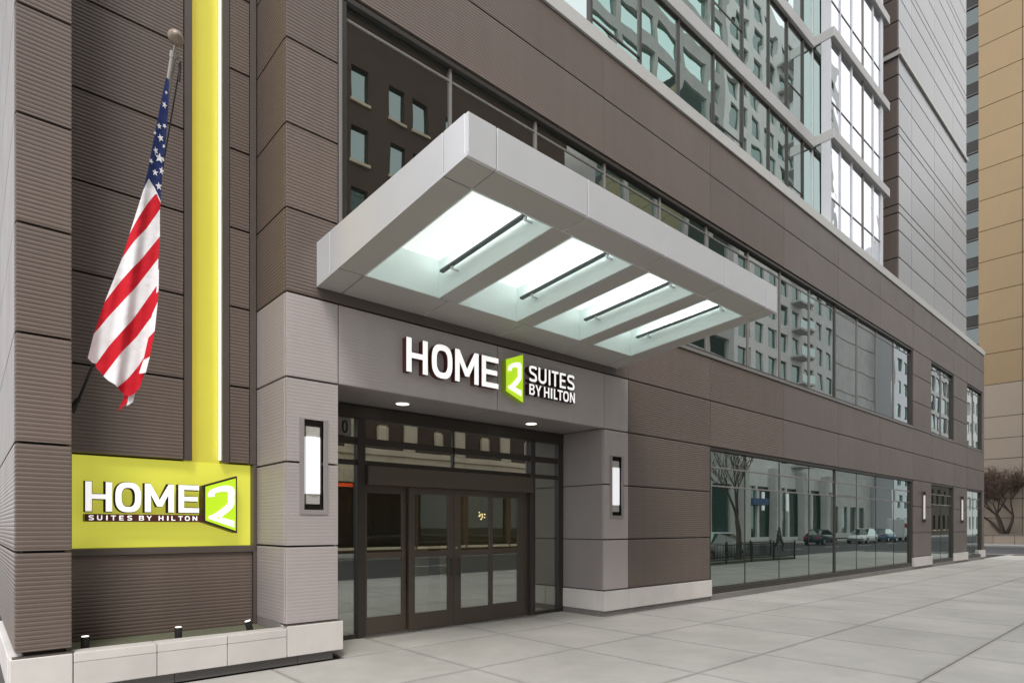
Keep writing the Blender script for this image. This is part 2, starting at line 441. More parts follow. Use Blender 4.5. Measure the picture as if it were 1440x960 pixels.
# dark body behind the cladding
core = MB()
core.box(8.50, 37.64, 0.36, 12, 0.0, 10.04)
core.box(2.82, 8.50, 0.36, 12, 3.42, 10.04)
core.box(3.40, 8.50, 6.2, 12, 0.0, 3.42)
core.box(0.40, 2.82, 1.22, 12, 0.0, 10.04)
core.build('wall_core', M['core'], hotel)
pc = MB(); pc.box(2.81, 3.38, 0.17, 1.22, 0.0, 10.03); pc.build('pier_core', M['core'], hotel)
pc = MB(); pc.box(0.38, 0.685, 0.06, 1.22, 0.0, 10.03); pc.build('pier_core', M['core'], hotel)
# strips of dark backing that close the joints between the panels
bk = MB()
bk.box(8.46, 12.0, 0.065, 0.36, 0.0, 5.24)
bk.box(12.0, 37.64, 0.065, 0.36, 3.36, 5.24)
bk.box(3.40, 37.64, 0.065, 0.36, 8.24, 10.03)
bk.box(3.40, 8.46, 0.065, 0.36, 3.42, 5.24)
bk.box(26.32, 28.56, 0.065, 0.36, 0.0, 8.24); bk.box(32.02, 34.28, 0.065, 0.36, 0.0, 8.24); bk.box(37.3, 37.64, 0.065, 0.36, 0.0, 8.24)
bk.box(12.0, 26.2, 0.20, 0.36, 0.0, 3.36); bk.box(3.4, 26.2, 0.23, 0.36, 5.24, 8.24)
bk.box(28.56, 32.02, 0.23, 0.36, 0.0, 8.24); bk.box(34.28, 37.3, 0.23, 0.36, 0.0, 8.24)
bk.build('backing', M['core'], hotel)

GAP = 0.007; GAPZ = 0.0115
def panel(x0, x1, z0, z1, m='brown', y=0.0, th=0.05, parent=None):
    return box_part('cladding_panel', M[m], parent or hotel, x0+GAP, x1-GAP, y, y+th, z0+GAPZ, z1-GAPZ, 0.004)
def side_panel(x, y0, y1, z0, z1, m='brown', th=0.05):
    return box_part('cladding_panel', M[m], hotel, x, x+th, y0+.001, y1-GAP, z0+GAPZ, z1-GAPZ, 0.003)
def m_at(x): return 'brown' if x < 15 else 'brown_far'

VX = [8.45, 12.02, 15.56, 19.12, 22.68, 26.27, 28.60, 32.00, 34.30, 37.70]
top = [3.40] + VX
for i in range(len(top)-1):
    panel(top[i], top[i+1], HZ[8], HZ[9], m_at(top[i])); panel(top[i], top[i+1], HZ[9], HZ[10], m_at(top[i]))
mid = [9.14] + VX[1:]
for i in range(len(mid)-1):
    panel(mid[i], mid[i+1], HZ[4], HZ[5]-.05, m_at(mid[i])); panel(mid[i], mid[i+1], HZ[3], HZ[4], m_at(mid[i]))
panel(3.40, 9.14, HZ[4]+.0, HZ[5]-.05, 'brown')
for k in range(3): panel(9.14, 12.0, HZ[k], HZ[k+1], 'brown')
for a, b in ((26.27, 28.60), (32.00, 34.30), (37.28, 37.70)):      # piers between the far windows
    for k in range(3): panel(a, b, HZ[k], HZ[k+1], 'brown_far')
    for k in (5, 6, 7): panel(a, b, HZ[k]-(.05 if k == 5 else 0), HZ[k+1], 'brown_far')
# end wall of the right corner
for k in range(10):
    box_part('cladding_panel', M['brown_far'], hotel, 37.645, 37.70, 0.055, 11.9, HZ[k]+.009, HZ[k+1]-.009, 0.004)
# coping along the roof edge
for i in range(len(top)-1):
    box_part('coping', M['coping'], hotel, top[i]+.003, top[i+1]-.003, -0.035, 0.45, 10.055, 10.30, 0.0015)
# left pier and the pier beside the entrance
for k in range(10):
    m = 'portal' if k < 4 else 'brown'
    panel(0.32, 0.74, HZ[k], HZ[k+1], 'brown')
    side_panel(2.75, 0.05, 0.95, HZ[k], HZ[k+1], m)
    for y0, y1 in ((0.05, 3.0), (3.0, 6.0), (6.0, 9.0), (9.0, 11.9)):
        side_panel(0.32, y0, y1, HZ[k], HZ[k+1], 'brown')
    box_part('cladding_panel', M['brown'], hotel, 0.69, 0.74, 0.052, 0.95, HZ[k]+.009, HZ[k+1]-.009, 0.003)
    if k in (2, 1): continue
    panel(2.75, 3.40, HZ[k], HZ[k+1], m)
    if k < 4: panel(8.45, 9.14, HZ[k], HZ[k+1], 'portal') if k in (0, 3) else None

def holed(name, m, x0, x1, z0, z1, hx0, hx1, hz0, hz1):
    """a panel with a lamp niche cut out of its upper or lower edge"""
    b = MB(); y0, y1 = 0.0, 0.05
    x0 += GAP; x1 -= GAP; z0 += GAPZ; z1 -= GAPZ
    b.box(x0, hx0, y0, y1, z0, z1); b.box(hx1, x1, y0, y1, z0, z1)
    if hz0 > z0: b.box(hx0, hx1, y0, y1, z0, hz0)
    if hz1 < z1: b.box(hx0, hx1, y0, y1, hz1, z1)
    return b.build(name, m, hotel)

for x0, x1, a, b in ((2.75, 3.40, 2.965, 3.205), (8.45, 9.14, 8.66, 8.93)):
    holed('cladding_panel', M['portal'], x0, x1, HZ[1], HZ[2], a, b, 1.80, 9)
    holed('cladding_panel', M['portal'], x0, x1, HZ[2], HZ[3], a, b, 0, 2.87)

# portal beam over the doors, soffit, inner wall
panel(3.40, 5.96, HZ[3], HZ[4], 'portal'); panel(5.96, 8.45, HZ[3], HZ[4], 'portal')
for a, b in ((3.40, 5.96), (5.96, 8.445)):
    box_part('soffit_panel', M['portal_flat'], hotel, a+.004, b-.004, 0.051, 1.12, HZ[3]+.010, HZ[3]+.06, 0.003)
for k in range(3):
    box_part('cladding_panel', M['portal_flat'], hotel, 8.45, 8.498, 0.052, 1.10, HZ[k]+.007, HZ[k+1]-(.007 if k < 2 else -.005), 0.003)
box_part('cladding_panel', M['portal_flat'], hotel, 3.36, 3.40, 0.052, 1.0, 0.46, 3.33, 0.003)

# pale stone base with a recessed plinth
def stone(x0, x1, y0=-0.045, y1=0.16, z0=0.10, z1=0.45):
    box_part('stone_block', M['stone'], hotel, x0+.003, x1-.003, y0, y1, z0, z1, 0.006)
stone(2.75, 3.445); stone(8.41, 9.14); stone(9.14, 10.6); stone(10.6, 12.01)
stone(26.27, 28.60); stone(32.0, 34.3); stone(37.1, 37.75)
box_part('stone_block', M['stone'], hotel, 8.41, 8.495, 0.163, 0.62, 0.10, 0.45, 0.006)
box_part('stone_block', M['stone'], hotel, 8.41, 8.495, 0.626, 0.98, 0.10, 0.45, 0.006)
stone(0.28, 0.74, z1=0.42)
box_part('stone_block', M['stone'], hotel, 0.275, 0.40, 0.163, 3.0, 0.10, 0.42, 0.006)
for q in ((0.36, 1.6, 0.03, 0.15), (1.605, 2.9, 0.03, 0.15), (2.905, 3.34, 0.03, 0.15), (8.45, 10.2, 0.0, 0.06), (10.205, 12.0, 0.0, 0.06), (8.44, 8.49, 0.062, 1.0),
          (26.27, 28.6, 0.0, 0.06), (32.0, 34.3, 0.0, 0.06), (37.1, 37.7, 0.0, 0.06)):
    box_part('plinth', M['plinth'], hotel, *q, -0.01, 0.098, .003)
# metal flashing on top of the stone base
fl = MB()
for a, b in ((0.30, 0.755), (2.74, 3.42), (8.43, 12.0), (26.27, 28.6), (32.0, 34.3)):
    z = 0.421 if a < 1 else 0.451
    fl.box(a, b, -0.02, 0.06, z, z+.012)
fl.build('flashing', M['trim'], hotel)

# ---- recessed sign bay on the left
def bay_panels(x0, x1):
    for k in range(2, 10):
        box_part('cladding_panel', M['brown'], hotel, x0+.004, x1-.004, 0.95, 1.02, HZ[k]+.03*(k == 2)+GAPZ, HZ[k+1]-GAPZ, 0.004)
bay_panels(0.742, 1.912); bay_panels(2.425, 2.665)
for a, b in ((1.916, 2.0), (2.335, 2.421), (2.668, 2.745)):
    box_part('bay_trim', M['trim'], hotel, a, b, 0.94, 1.06, 2.385, 10.03, 0.004)
box_part('bay_trim', M['trim'], hotel, 2.705, 2.746, 0.93, 1.06, 0.355, 2.38, 0.004)
box_part('bay_back', M['core'], hotel, 0.74, 2.75, 1.11, 1.16, 0.3, 10.0)
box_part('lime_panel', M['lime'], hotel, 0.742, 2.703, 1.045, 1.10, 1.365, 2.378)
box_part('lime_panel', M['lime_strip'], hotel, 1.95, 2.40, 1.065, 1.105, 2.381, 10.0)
box_part('light_strip', M['led'], hotel, 2.318, 2.333, 1.00, 1.018, 2.42, 9.9)
box_part('light_strip', M['led_orange'], hotel, 2.002, 2.010, 1.025, 1.04, 2.42, 9.9)
box_part('ledge', M['trim'], hotel, 0.742, 2.745, 0.93, 1.10, 1.285, 1.36, 0.004)
box_part('cladding_panel', M['brown'], hotel, 0.742, 2.70, 0.97, 1.02, 0.36, 1.28, 0.004)
box_part('cladding_panel', M['portal_flat'], hotel, 2.751, 2.80, 0.17, 0.95, 0.30, 0.468, .002)
# low planter wall
for a, b in ((0.742, 1.43), (1.43, 2.10), (2.10, 2.748)):
    box_part('stone_block', M['stone'], hotel, a+.003, b-.003, -0.045, 0.13, 0.10, 0.335, 0.005)
    box_part('capstone', M['stone'], hotel, a+.003, b-.003, -0.048, 0.16, 0.3365, 0.425, 0.005)
bed = tag(MB().box(0.745, 2.74, 0.165, 0.965, 0.05, 0.37).build('planter_soil', M['soil']), 'dark bare soil bed behind the low stone wall below the sign', 'soil', kind='stuff')

# ---- windows
def window(x, z0, z1, trans, glass, yg=0.10, thick=(), hw=.02):
    """one ribbon window: x = mullion lines, trans = transom heights; frame > pane, mullion, transom"""
    a, b = x[0], x[-1]
    f = MB()
    f.box(a-.02, b+.02, 0.02, yg+.06, z1-.07, z1-.001)            # head
    f.box(a-.02, b+.02, 0.03, yg+.06, z0, z0+.06)                 # sill member
    f.box(a-.02, a+.055, 0.03, yg+.06, z0+.062, z1-.072)
    f.box(b-.055, b+.02, 0.03, yg+.06, z0+.062, z1-.072)
    win = f.build('window', M['frame'], hotel, bevel=.004)
    zs = [z0+.06] + trans + [z1-.07]
    for i in range(len(x)-1):
        for j in range(len(zs)-1):
            p = box_part('pane', glass, win, x[i]+.03, x[i+1]-.03, yg, yg+.012, zs[j]+.012, zs[j+1]-.012)
            p.rotation_euler = (R.uniform(-.0018, .0018), 0, R.uniform(-.0022, .0022))
    for i, xx in enumerate(x[1:-1]):
        h = .045 if i in thick else hw
        box_part('mullion', (M['frame_grey'] if hw > .015 else M['frame']) if i not in thick else M['frame'], win, xx-h, xx+h, yg-(.03 if hw > .015 or i in thick else .004), yg+.05, z0+.062, z1-.072, .004)
    for t in trans:
        box_part('transom', M['frame_grey'], win, a+.06, b-.06, yg-.016, yg+.045, t-.016, t+.016, .004)
    return win
UX = [3.47, 5.15, 6.84, 8.56, 10.26, 11.99, 13.85, 15.52, 17.30, 19.06, 20.85, 22.58, 24.33, 26.2]
wu = window(UX, 5.32, 8.19, [7.95], M['glass_up'], thick=(8,))
wl = window([12.03, 13.72, 15.50, 17.30, 19.07, 20.84, 22.58, 24.38, 26.2], 0.2, 3.34, [2.50, 2.91], M['glass_low'], thick=(3,), hw=.011)
for x in ([28.62, 30.3, 31.98], [34.32, 35.8, 37.26]):
    window(x, 0.2, 3.34, [2.50, 2.91], M['glass_low'], hw=.011)
    window(x, 5.32, 8.19, [7.95], M['glass_up'])
# sills, window bases, jamb trim
sl_ = MB()
sl_.box(3.44, 26.25, -0.03, 0.2, 5.245, 5.315)
for a, b in ((28.6, 32.0), (34.3, 37.28)): sl_.box(a, b, -0.02, 0.2, 5.245, 5.315)
sl_.build('window_sill', M['frame_grey'], hotel, bevel=.006)
for a, b in ((12.02, 26.25), (28.6, 32.0), (34.3, 37.1)):
    box_part('window_base', M['plinth'], hotel, a, b, 0.0, 0.14, 0.0, 0.125, .004); box_part('base_rail', M['frame'], hotel, a, b, 0.03, 0.14, 0.127, 0.195, .004)
box_part('jamb_trim', M['frame_grey'], hotel, 3.405, 3.448, -0.01, 0.2, 5.32, 8.19, .004)
box_part('jamb_trim', M['frame'], hotel, 11.985, 12.012, -0.005, 0.2, 0.2, 3.34, .004)

# ---- entrance
YD = 1.0
ent = MB()
ent.box(3.41, 8.44, YD-.02, YD+.12, 3.15, 3.335)                 # head beam
ent.box(3.41, 8.44, YD, YD+.08, 2.78, 2.88); ent.box(3.41, 8.44, YD, YD+.08, 2.485, 2.555)
ent.box(3.41, 3.50, YD-.01, YD+.1, 0, 3.149); ent.box(4.165, 4.29, YD-.03, YD+.12, 0, 3.148)
ent.box(7.575, 7.69, YD-.03, YD+.12, 0, 3.148); ent.box(8.30, 8.44, YD-.01, YD+.1, 0, 3.149)
ent.box(3.50, 4.165, YD, YD+.08, 0, .06); ent.box(7.69, 8.30, YD, YD+.08, 0, .06)
ent.box(5.86, 5.90, YD, YD+.07, 2.556, 3.148)
entrance = ent.build('entrance_frame', M['frame'], hotel, bevel=.004)
box_part('door_operator', M['frame_door'], entrance, 4.30, 7.57, YD-.10, YD+.05, 2.205, 2.48, .005)
box_part('threshold', M['steel'], entrance, 4.25, 7.62, YD-.14, YD+.10, 0.0, 0.018, .004)
for x0, x1 in ((3.50, 4.165), (7.69, 8.30)):
    for z0, z1 in ((.06, 2.485), (2.555, 2.78), (2.88, 3.149)):
        box_part('pane', M['glass_door'], entrance, x0, x1, YD+.03, YD+.042, z0, z1)
for x0, x1 in ((4.29, 5.86), (5.90, 7.575)):
    for z0, z1 in ((2.555, 2.78), (2.88, 3.149)):
        box_part('pane', M['glass_up'], entrance, x0, x1, YD+.03, YD+.042, z0, z1)
def door(x0, x1, px0, px1, y):
    b = MB(); z1 = 2.20
    b.box(x0, px0, y, y+.05, 0.02, z1); b.box(px1, x1, y, y+.05, 0.02, z1)
    b.box(px0, px1, y, y+.05, 0.02, 0.27); b.box(px0, px1, y, y+.05, 1.13, 1.22); b.box(px0, px1, y, y+.05, 2.10, z1)
    d = b.build('door_leaf', M['frame_door'], hotel)
    box_part('pane', M['glass_door'], d, px0, px1, y+.02, y+.032, .27, 1.13)
    box_part('pane', M['glass_door'], d, px0, px1, y+.02, y+.032, 1.22, 2.10)
    return d
door(4.295, 5.02, 4.361, 4.955, YD+.06)
d2 = door(5.035, 5.873, 5.137, 5.767, YD-.01)
d3 = door(5.880, 6.70, 6.02, 6.627, YD-.01)
door(6.705, 7.575, 6.753, 7.349, YD+.06)
for d_, xh in ((d2, 5.80), (d3, 5.955)):
    hb = MB(); hb.tube((xh, YD-.055, .80), (xh, YD-.055, 1.10), .011, .011, 8); hb.tube((xh, YD-.055, .84), (xh, YD-.011, .84), .008, .008, 6); hb.tube((xh, YD-.055, 1.06), (xh, YD-.011, 1.06), .008, .008, 6)
    hb.build('pull_handle', M['frame'], d_)
lk = MB(); lk.tube((5.925, YD-.02, 1.26), (5.925, YD-.008, 1.26), .018, .018, 12); lk.build('lock', M['steel'], d3)
# house number behind the side light
nb = box_part('number_plate', M['plinth'], hotel, 3.86, 4.09, YD+.018, YD+.022, 2.89, 3.14)

# lobby behind the doors
lb = MB()
lb.quad((3.41, 6.1, 0), (8.44, 6.1, 0), (8.44, 6.1, 3.34), (3.41, 6.1, 3.34))
lb.quad((3.41, 1.1, 0), (3.41, 6.1, 0), (3.41, 6.1, 3.34), (3.41, 1.1, 3.34))
lb.quad((3.41, 1.14, 3.335), (8.44, 1.14, 3.335), (8.44, 6.1, 3.335), (3.41, 6.1, 3.335))
lb.build('lobby_wall', M['lobby_wall'], hotel, fix=False)
box_part('lobby_wall', M['lobby_olive'], hotel, 8.445, 8.49, 1.14, 6.1, 0, 3.334)
box_part('lobby_floor', M['lobby_floor'], hotel, 3.41, 8.44, 1.06, 6.1, -0.03, 0.003)

# ------------------------------------------------------------------ lettering
def stroke(pts, t, closed=False):
    """outline polygon of a centre line of width t with mitred joints"""
    P = [Vector(p).to_2d() for p in pts]
    L, Rr = [], []
    n = len(P)
    for i in range(n):
        a = (P[i]-P[i-1]).normalized() if i > 0 else (P[1]-P[0]).normalized()
        b = (P[i+1]-P[i]).normalized() if i < n-1 else a
        m = (a+b).normalized()
        nrm = Vector((-m.y, m.x)); k = (t/2)/max(.42, nrm.dot(Vector((-a.y, a.x))))
        L.append(P[i]+nrm*k); Rr.append(P[i]-nrm*k)
    return [tuple(p) for p in L] + [tuple(p) for p in reversed(Rr)]

def catmull(pts, n=8):
    P = [Vector(p) for p in pts]; out = []
    for i in range(len(P)-1):
        p0 = P[max(0, i-1)]; p1 = P[i]; p2 = P[i+1]; p3 = P[min(len(P)-1, i+2)]
        for k in range(n):
            t = k/n
            out.append(.5*((2*p1)+(p2-p0)*t+(2*p0-5*p1+4*p2-p3)*t*t+(3*p1-p0-3*p2+p3)*t**3))
    out.append(P[-1]); return out

def ring(w_, h0, h1, x0=0.0, n=40, e=2.7):
    cx = x0+w_/2; cz = (h0+h1)/2; rx = w_/2; rz = (h1-h0)/2; o = []
    for i in range(n):
        a = 2*math.pi*i/n; c = math.cos(a); s = math.sin(a)
        o.append((cx+rx*math.copysign(abs(c)**(2/e), c), cz+rz*math.copysign(abs(s)**(2/e), s)))
    return o

def glyph(ch, w_, t):
    """outlines (outer first, then holes) of a bold sans capital, cap height 1, width w_, stroke t"""
    W = w_
    if ch == 'H':
        a = .5-t*.45; b = .5+t*.45
        return [[(0,0),(t,0),(t,a),(W-t,a),(W-t,0),(W,0),(W,1),(W-t,1),(W-t,b),(t,b),(t,1),(0,1)]]
    if ch == 'E':
        u = t*.92
        return [[(0,0),(W,0),(W,u),(t,u),(t,.5-u*.48),(W*.93,.5-u*.48),(W*.93,.5+u*.48),(t,.5+u*.48),(t,1-u),(W,1-u),(W,1),(0,1)]]
    if ch == 'M':
        return [[(0,0),(t,0),(t,.62),(W/2-t*.42,.20),(W/2+t*.42,.20),(W-t,.62),(W-t,0),(W,0),(W,1),(W-t*.95,1),(W/2,.44),(t*.95,1),(0,1)]]
    if ch == 'O':
        return [ring(W, -.015, 1.015), ring(W-2*t, t*.92, 1-t*.92, t)]
    if ch == '0':
        return [ring(W, 0, 1, e=2.4), ring(W-2*t, t*.9, 1-t*.9, t, e=2.4)]
    if ch == 'I': return [[(0,0),(W,0),(W,1),(0,1)]]
    if ch == 'L': return [[(0,0),(W,0),(W,t*.92),(t,t*.92),(t,1),(0,1)]]
    if ch == 'T':
        return [[(W/2-t/2,0),(W/2+t/2,0),(W/2+t/2,1-t*.92),(W,1-t*.92),(W,1),(0,1),(0,1-t*.92),(W/2-t/2,1-t*.92)]]
    if ch == 'N':
        return [[(0,0),(t,0),(t,.66),(W-t,0),(W,0),(W,1),(W-t,1),(W-t,.34),(t,1),(0,1)]]
    if ch == 'Y':
        return [[(W/2-t/2,0),(W/2+t/2,0),(W/2+t/2,.42),(W,1),(W-t*1.1,1),(W/2,.58),(t*1.1,1),(0,1),(W/2-t/2,.42)]]
    if ch == 'U':
        h = t/2; r = .30
        pts = [(h,1),(h,r+.05)] + [(W/2-(W/2-h)*math.cos(a), r-(r-h)*math.sin(a)) for a in [math.pi*i/12 for i in range(13)]] + [(W-h,r+.05),(W-h,1)]
        return [stroke(pts, t)]
    if ch == 'S':
        h = t/2
        c = catmull([(W-h*.9,.80),(W*.80,.95-h*.5),(W/2,1-h),(W*.2,.93-h*.5),(h,.745),(W*.22,.575),(W/2,.505),(W*.78,.43),(W-h,.26),(W*.8,.07+h*.5),(W/2,h),(W*.2,.05+h*.5),(h*.9,.19)], 5)
        return [stroke(c, t)]
    if ch == 'B':
        def bump(x1, z0, z1):
            r = (z1-z0)/2
            return [(x1-r*.9+r*.9*math.cos(a), (z0+z1)/2+r*math.sin(a)) for a in [-math.pi/2+math.pi*i/8 for i in range(9)]]
        out = [(0,0)] + bump(W, 0, .54) + bump(W*.95, .54, 1) + [(0,1)]
        u = t*.85
        h1 = [(t,u)] + bump(W-t, u, .54-u*.5) + [(t,.54-u*.5)]
        h2 = [(t,.54+u*.5)] + bump(W*.95-t, .54+u*.5, 1-u) + [(t,1-u)]
        return [out, h1, h2]
    if ch == '2':
        h = t/2
        c = catmull([(h*.9,.72),(W*.14,.87),(W*.5,1-h),(W*.86,.87),(W-h,.69),(W*.86,.52),(W*.58,.33),(t*.78,h*1.0)], 6)
        top_ = stroke(c, t)
        n = len(c)
        left, right = top_[:n], top_[n:]
        # left side of the centre line runs over the outside at the start; close the foot with a bar
        return [[p for p in left[:-1]] + [(t*1.45, t), (W, t), (W, 0), (0, 0), (0, t*.55)] + right[1:]]
    return []

def letter(ch, x0, x1, z0, z1, y0, y1, t, mats, parent, fmap=None, name='letter'):
    """extruded letter: front at y0, back at y1; t = stroke width in metres"""
    H_ = z1-z0
    outs = glyph(ch, (x1-x0)/H_, t/H_)
    fmap = fmap or (lambda s, v: (x0+s*H_, z0+v*H_))
    loops = [[fmap(*p) for p in o] for o in outs]
    tris = tessellate_polygon([[Vector((a, b, 0)) for a, b in l] for l in loops])
    flat = [p for l in loops for p in l]
    b = MB()
    b.v = [(p[0], y0, p[1]) for p in flat] + [(p[0], y1, p[1]) for p in flat]
    n = len(flat)
    for tr in tris:
        A, B, C = (flat[i] for i in tr)
        if (B[0]-A[0])*(C[1]-A[1])-(B[1]-A[1])*(C[0]-A[0]) < 0: tr = (tr[0], tr[2], tr[1])
        b.f.append(tuple(tr)); b.mi.append(0)
    k = 0
    for l in loops:
        m = len(l)
        area = sum(l[i][0]*l[(i+1) % m][1]-l[(i+1) % m][0]*l[i][1] for i in range(m))
        ccw = area > 0
        if l is not loops[0]: ccw = not ccw
        for i in range(m):
            j = (i+1) % m
            q = (k+i, k+n+i, k+n+j, k+j)
            b.f.append(q if ccw == (area > 0) else q); b.mi.append(1)
        k += m
    return b.build(name, mats, parent, fix=False)

def text_row(L, z0, z1, y0, y1, t, mats, parent):
    for ch, a, b in L: letter(ch, a, b, z0, z1, y0, y1, t, mats, parent)

letter('0', 3.945, 4.035, 2.925, 3.105, YD+.012, YD+.0175, .026, [M['black'], M['black']], hotel, name='house_number')

def quad_map(x0, x1, zl0, zl1, zr0, zr1, wq):
    """maps glyph space (width wq, height 1) into a trapezoid with the given left and right heights"""
    def f(s, v):
        u = s/wq
        return (x0+(x1-x0)*u, (zl0+(zr0-zl0)*u)*(1-v)+(zl1+(zr1-zl1)*u)*v)
    return f

# sign over the doors
sg = thing('entrance_sign', 'lit white HOME 2 SUITES BY HILTON letters on the grey beam over the doors', 'sign', (5.9, -0.05, 3.5))
ms = [M['white_lit'], M['sign_dark']]; msd = [M['white_lit'], M['sign_dark2']]
text_row([('H', 4.305, 4.64), ('O', 4.705, 5.05), ('M', 5.096, 5.518), ('E', 5.575, 5.893)], 3.640, 4.090, -0.10, -0.002, .080, ms, sg)
text_row([('S', 6.519, 6.690), ('U', 6.722, 6.900), ('I', 6.950, 6.990), ('T', 7.020, 7.175), ('E', 7.206, 7.349), ('S', 7.385, 7.560)], 3.862, 4.108, -0.10, -0.002, .040, msd, sg)
text_row([('B', 6.525, 6.643), ('Y', 6.655, 6.790), ('H', 6.846, 6.966), ('I', 6.998, 7.032), ('L', 7.068, 7.153), ('T', 7.155, 7.280), ('O', 7.288, 7.422), ('N', 7.448, 7.569)], 3.655, 3.822, -0.10, -0.002, .030, msd, sg)
b = MB(); b.prism([(6.043, 3.635), (6.392, 3.505), (6.392, 4.245), (6.043, 4.11)], 'y', -0.10, -0.002)
for i in range(len(b.f)): b.mi[i] = 0 if i == 0 else 1
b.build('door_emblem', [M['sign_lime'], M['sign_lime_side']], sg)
letter('2', 0, 0.64, 0, 1, -0.118, -0.101, .155, [M['white_lit'], M['white_lit']], sg, quad_map(6.085, 6.345, 3.685, 4.045, 3.60, 4.135, .64))

# sign on the lime panel of the left bay
sg2 = thing('wall_sign', 'white HOME 2 sign with dark red SUITES BY HILTON bar on the lime wall', 'sign', (1.7, 0.95, 1.6))
text_row([('H', 0.945, 1.187), ('O', 1.217, 1.463), ('M', 1.500, 1.795), ('E', 1.842, 2.062)], 1.765, 2.085, 0.895, 0.95, .058, msd, sg2)
for ch, a, bb, z0 in (('H', 0.945, 1.187, 0), ('O', 1.217, 1.463, 0), ('M', 1.500, 1.795, 0), ('E', 1.842, 2.062, 0)):
    letter(ch, a-.008, bb+.008, 1.757, 2.093, 0.951, 0.985, .078, [M['sign_dark2'], M['sign_dark2']], sg2, name='letter_back')
box_part('name_bar', M['sign_dark'], sg2, 0.940, 2.112, 0.87, 1.043, 1.655, 1.737, .002)
text_row([('S', .971, 1.018), ('U', 1.047, 1.093), ('I', 1.129, 1.142), ('T', 1.172, 1.219), ('E', 1.25, 1.291), ('S', 1.325, 1.371), ('B', 1.438, 1.486), ('Y', 1.511, 1.564), ('H', 1.632, 1.679), ('I', 1.718, 1.731), ('L', 1.762, 1.802), ('T', 1.833, 1.880), ('O', 1.903, 1.955), ('N', 1.985, 2.034)], 1.670, 1.723, 0.864, 0.8695, .0100, [M['white_lit'], M['white_lit']], sg2)
b = MB(); b.prism([(2.100, 1.655), (2.483, 1.520), (2.483, 2.222), (2.100, 2.090)], 'y', 0.86, 1.043); b.build('door_emblem', M['sign_dark2'], sg2)
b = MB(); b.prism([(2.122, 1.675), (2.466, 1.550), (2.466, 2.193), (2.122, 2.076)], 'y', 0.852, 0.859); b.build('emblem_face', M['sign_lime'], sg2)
letter('2', 0, 0.62, 0, 1, 0.842, 0.8515, .15, [M['white_lit'], M['white_lit']], sg2, quad_map(2.155, 2.445, 1.695, 2.055, 1.59, 2.125, .62))

# ------------------------------------------------------------------ canopy
can = thing('entrance_canopy', 'silver metal entrance canopy with four glazed bays over the doors', 'canopy', (5.95, -1.5, 4.4))
YF = -2.95
def zb(y): return 4.46 + (4.70-4.46)*(-y)/2.95
def zt(y): return 4.99 + (5.07-4.99)*(-y)/2.95
def sloped(name, m, x0, x1, y0, y1, dz0=0.0, dz1=0.03, top_=False, bevel=.0012):
    """a panel that follows the slope of the underside (or the top)"""
    f = zt if top_ else zb
    b = MB(); n = 0
    b.v = [(x0,y0,f(y0)+dz0),(x1,y0,f(y0)+dz0),(x1,y1,f(y1)+dz0),(x0,y1,f(y1)+dz0),(x0,y0,f(y0)+dz1),(x1,y0,f(y0)+dz1),(x1,y1,f(y1)+dz1),(x0,y1,f(y1)+dz1)]
    for q in ((0,3,2,1),(4,5,6,7),(0,1,5,4),(1,2,6,5),(2,3,7,6),(3,0,4,7)): b.f.append(q); b.mi.append(0)
    return b.build(name, m, can, bevel)
CX0, CX1 = 3.12, 8.78
JX = [3.12, 3.44, 4.635, 5.975, 7.30, 8.46, 8.78]
e = .0075
for i in range(6):                                     # front fascia and the two strips of soffit
    z = YF
    box_part('fascia_panel', M['alu'], can, JX[i]+e, JX[i+1]-e, YF, YF+.04, 4.70, 5.07, .0012)
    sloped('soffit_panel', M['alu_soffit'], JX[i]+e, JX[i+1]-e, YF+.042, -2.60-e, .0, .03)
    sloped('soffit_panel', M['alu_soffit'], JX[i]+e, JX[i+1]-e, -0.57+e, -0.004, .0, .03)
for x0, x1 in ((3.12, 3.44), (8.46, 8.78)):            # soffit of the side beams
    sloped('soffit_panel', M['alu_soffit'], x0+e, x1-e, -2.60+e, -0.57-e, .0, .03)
for x0, x1, xs in ((CX0, CX0+.04, -1), (CX1-.04, CX1, 1)):
    for y0, y1 in ((YF+.042, -2.60-e), (-2.60+e, -0.36-e), (-0.36+e, -0.004)):
        b = MB(); b.prism([(y0, zb(y0)+.032), (y1, zb(y1)+.032), (y1, zt(y1)), (y0, zt(y0))], 'x', x0, x1)
        b.build('fascia_panel', M['alu'], can, .0012)
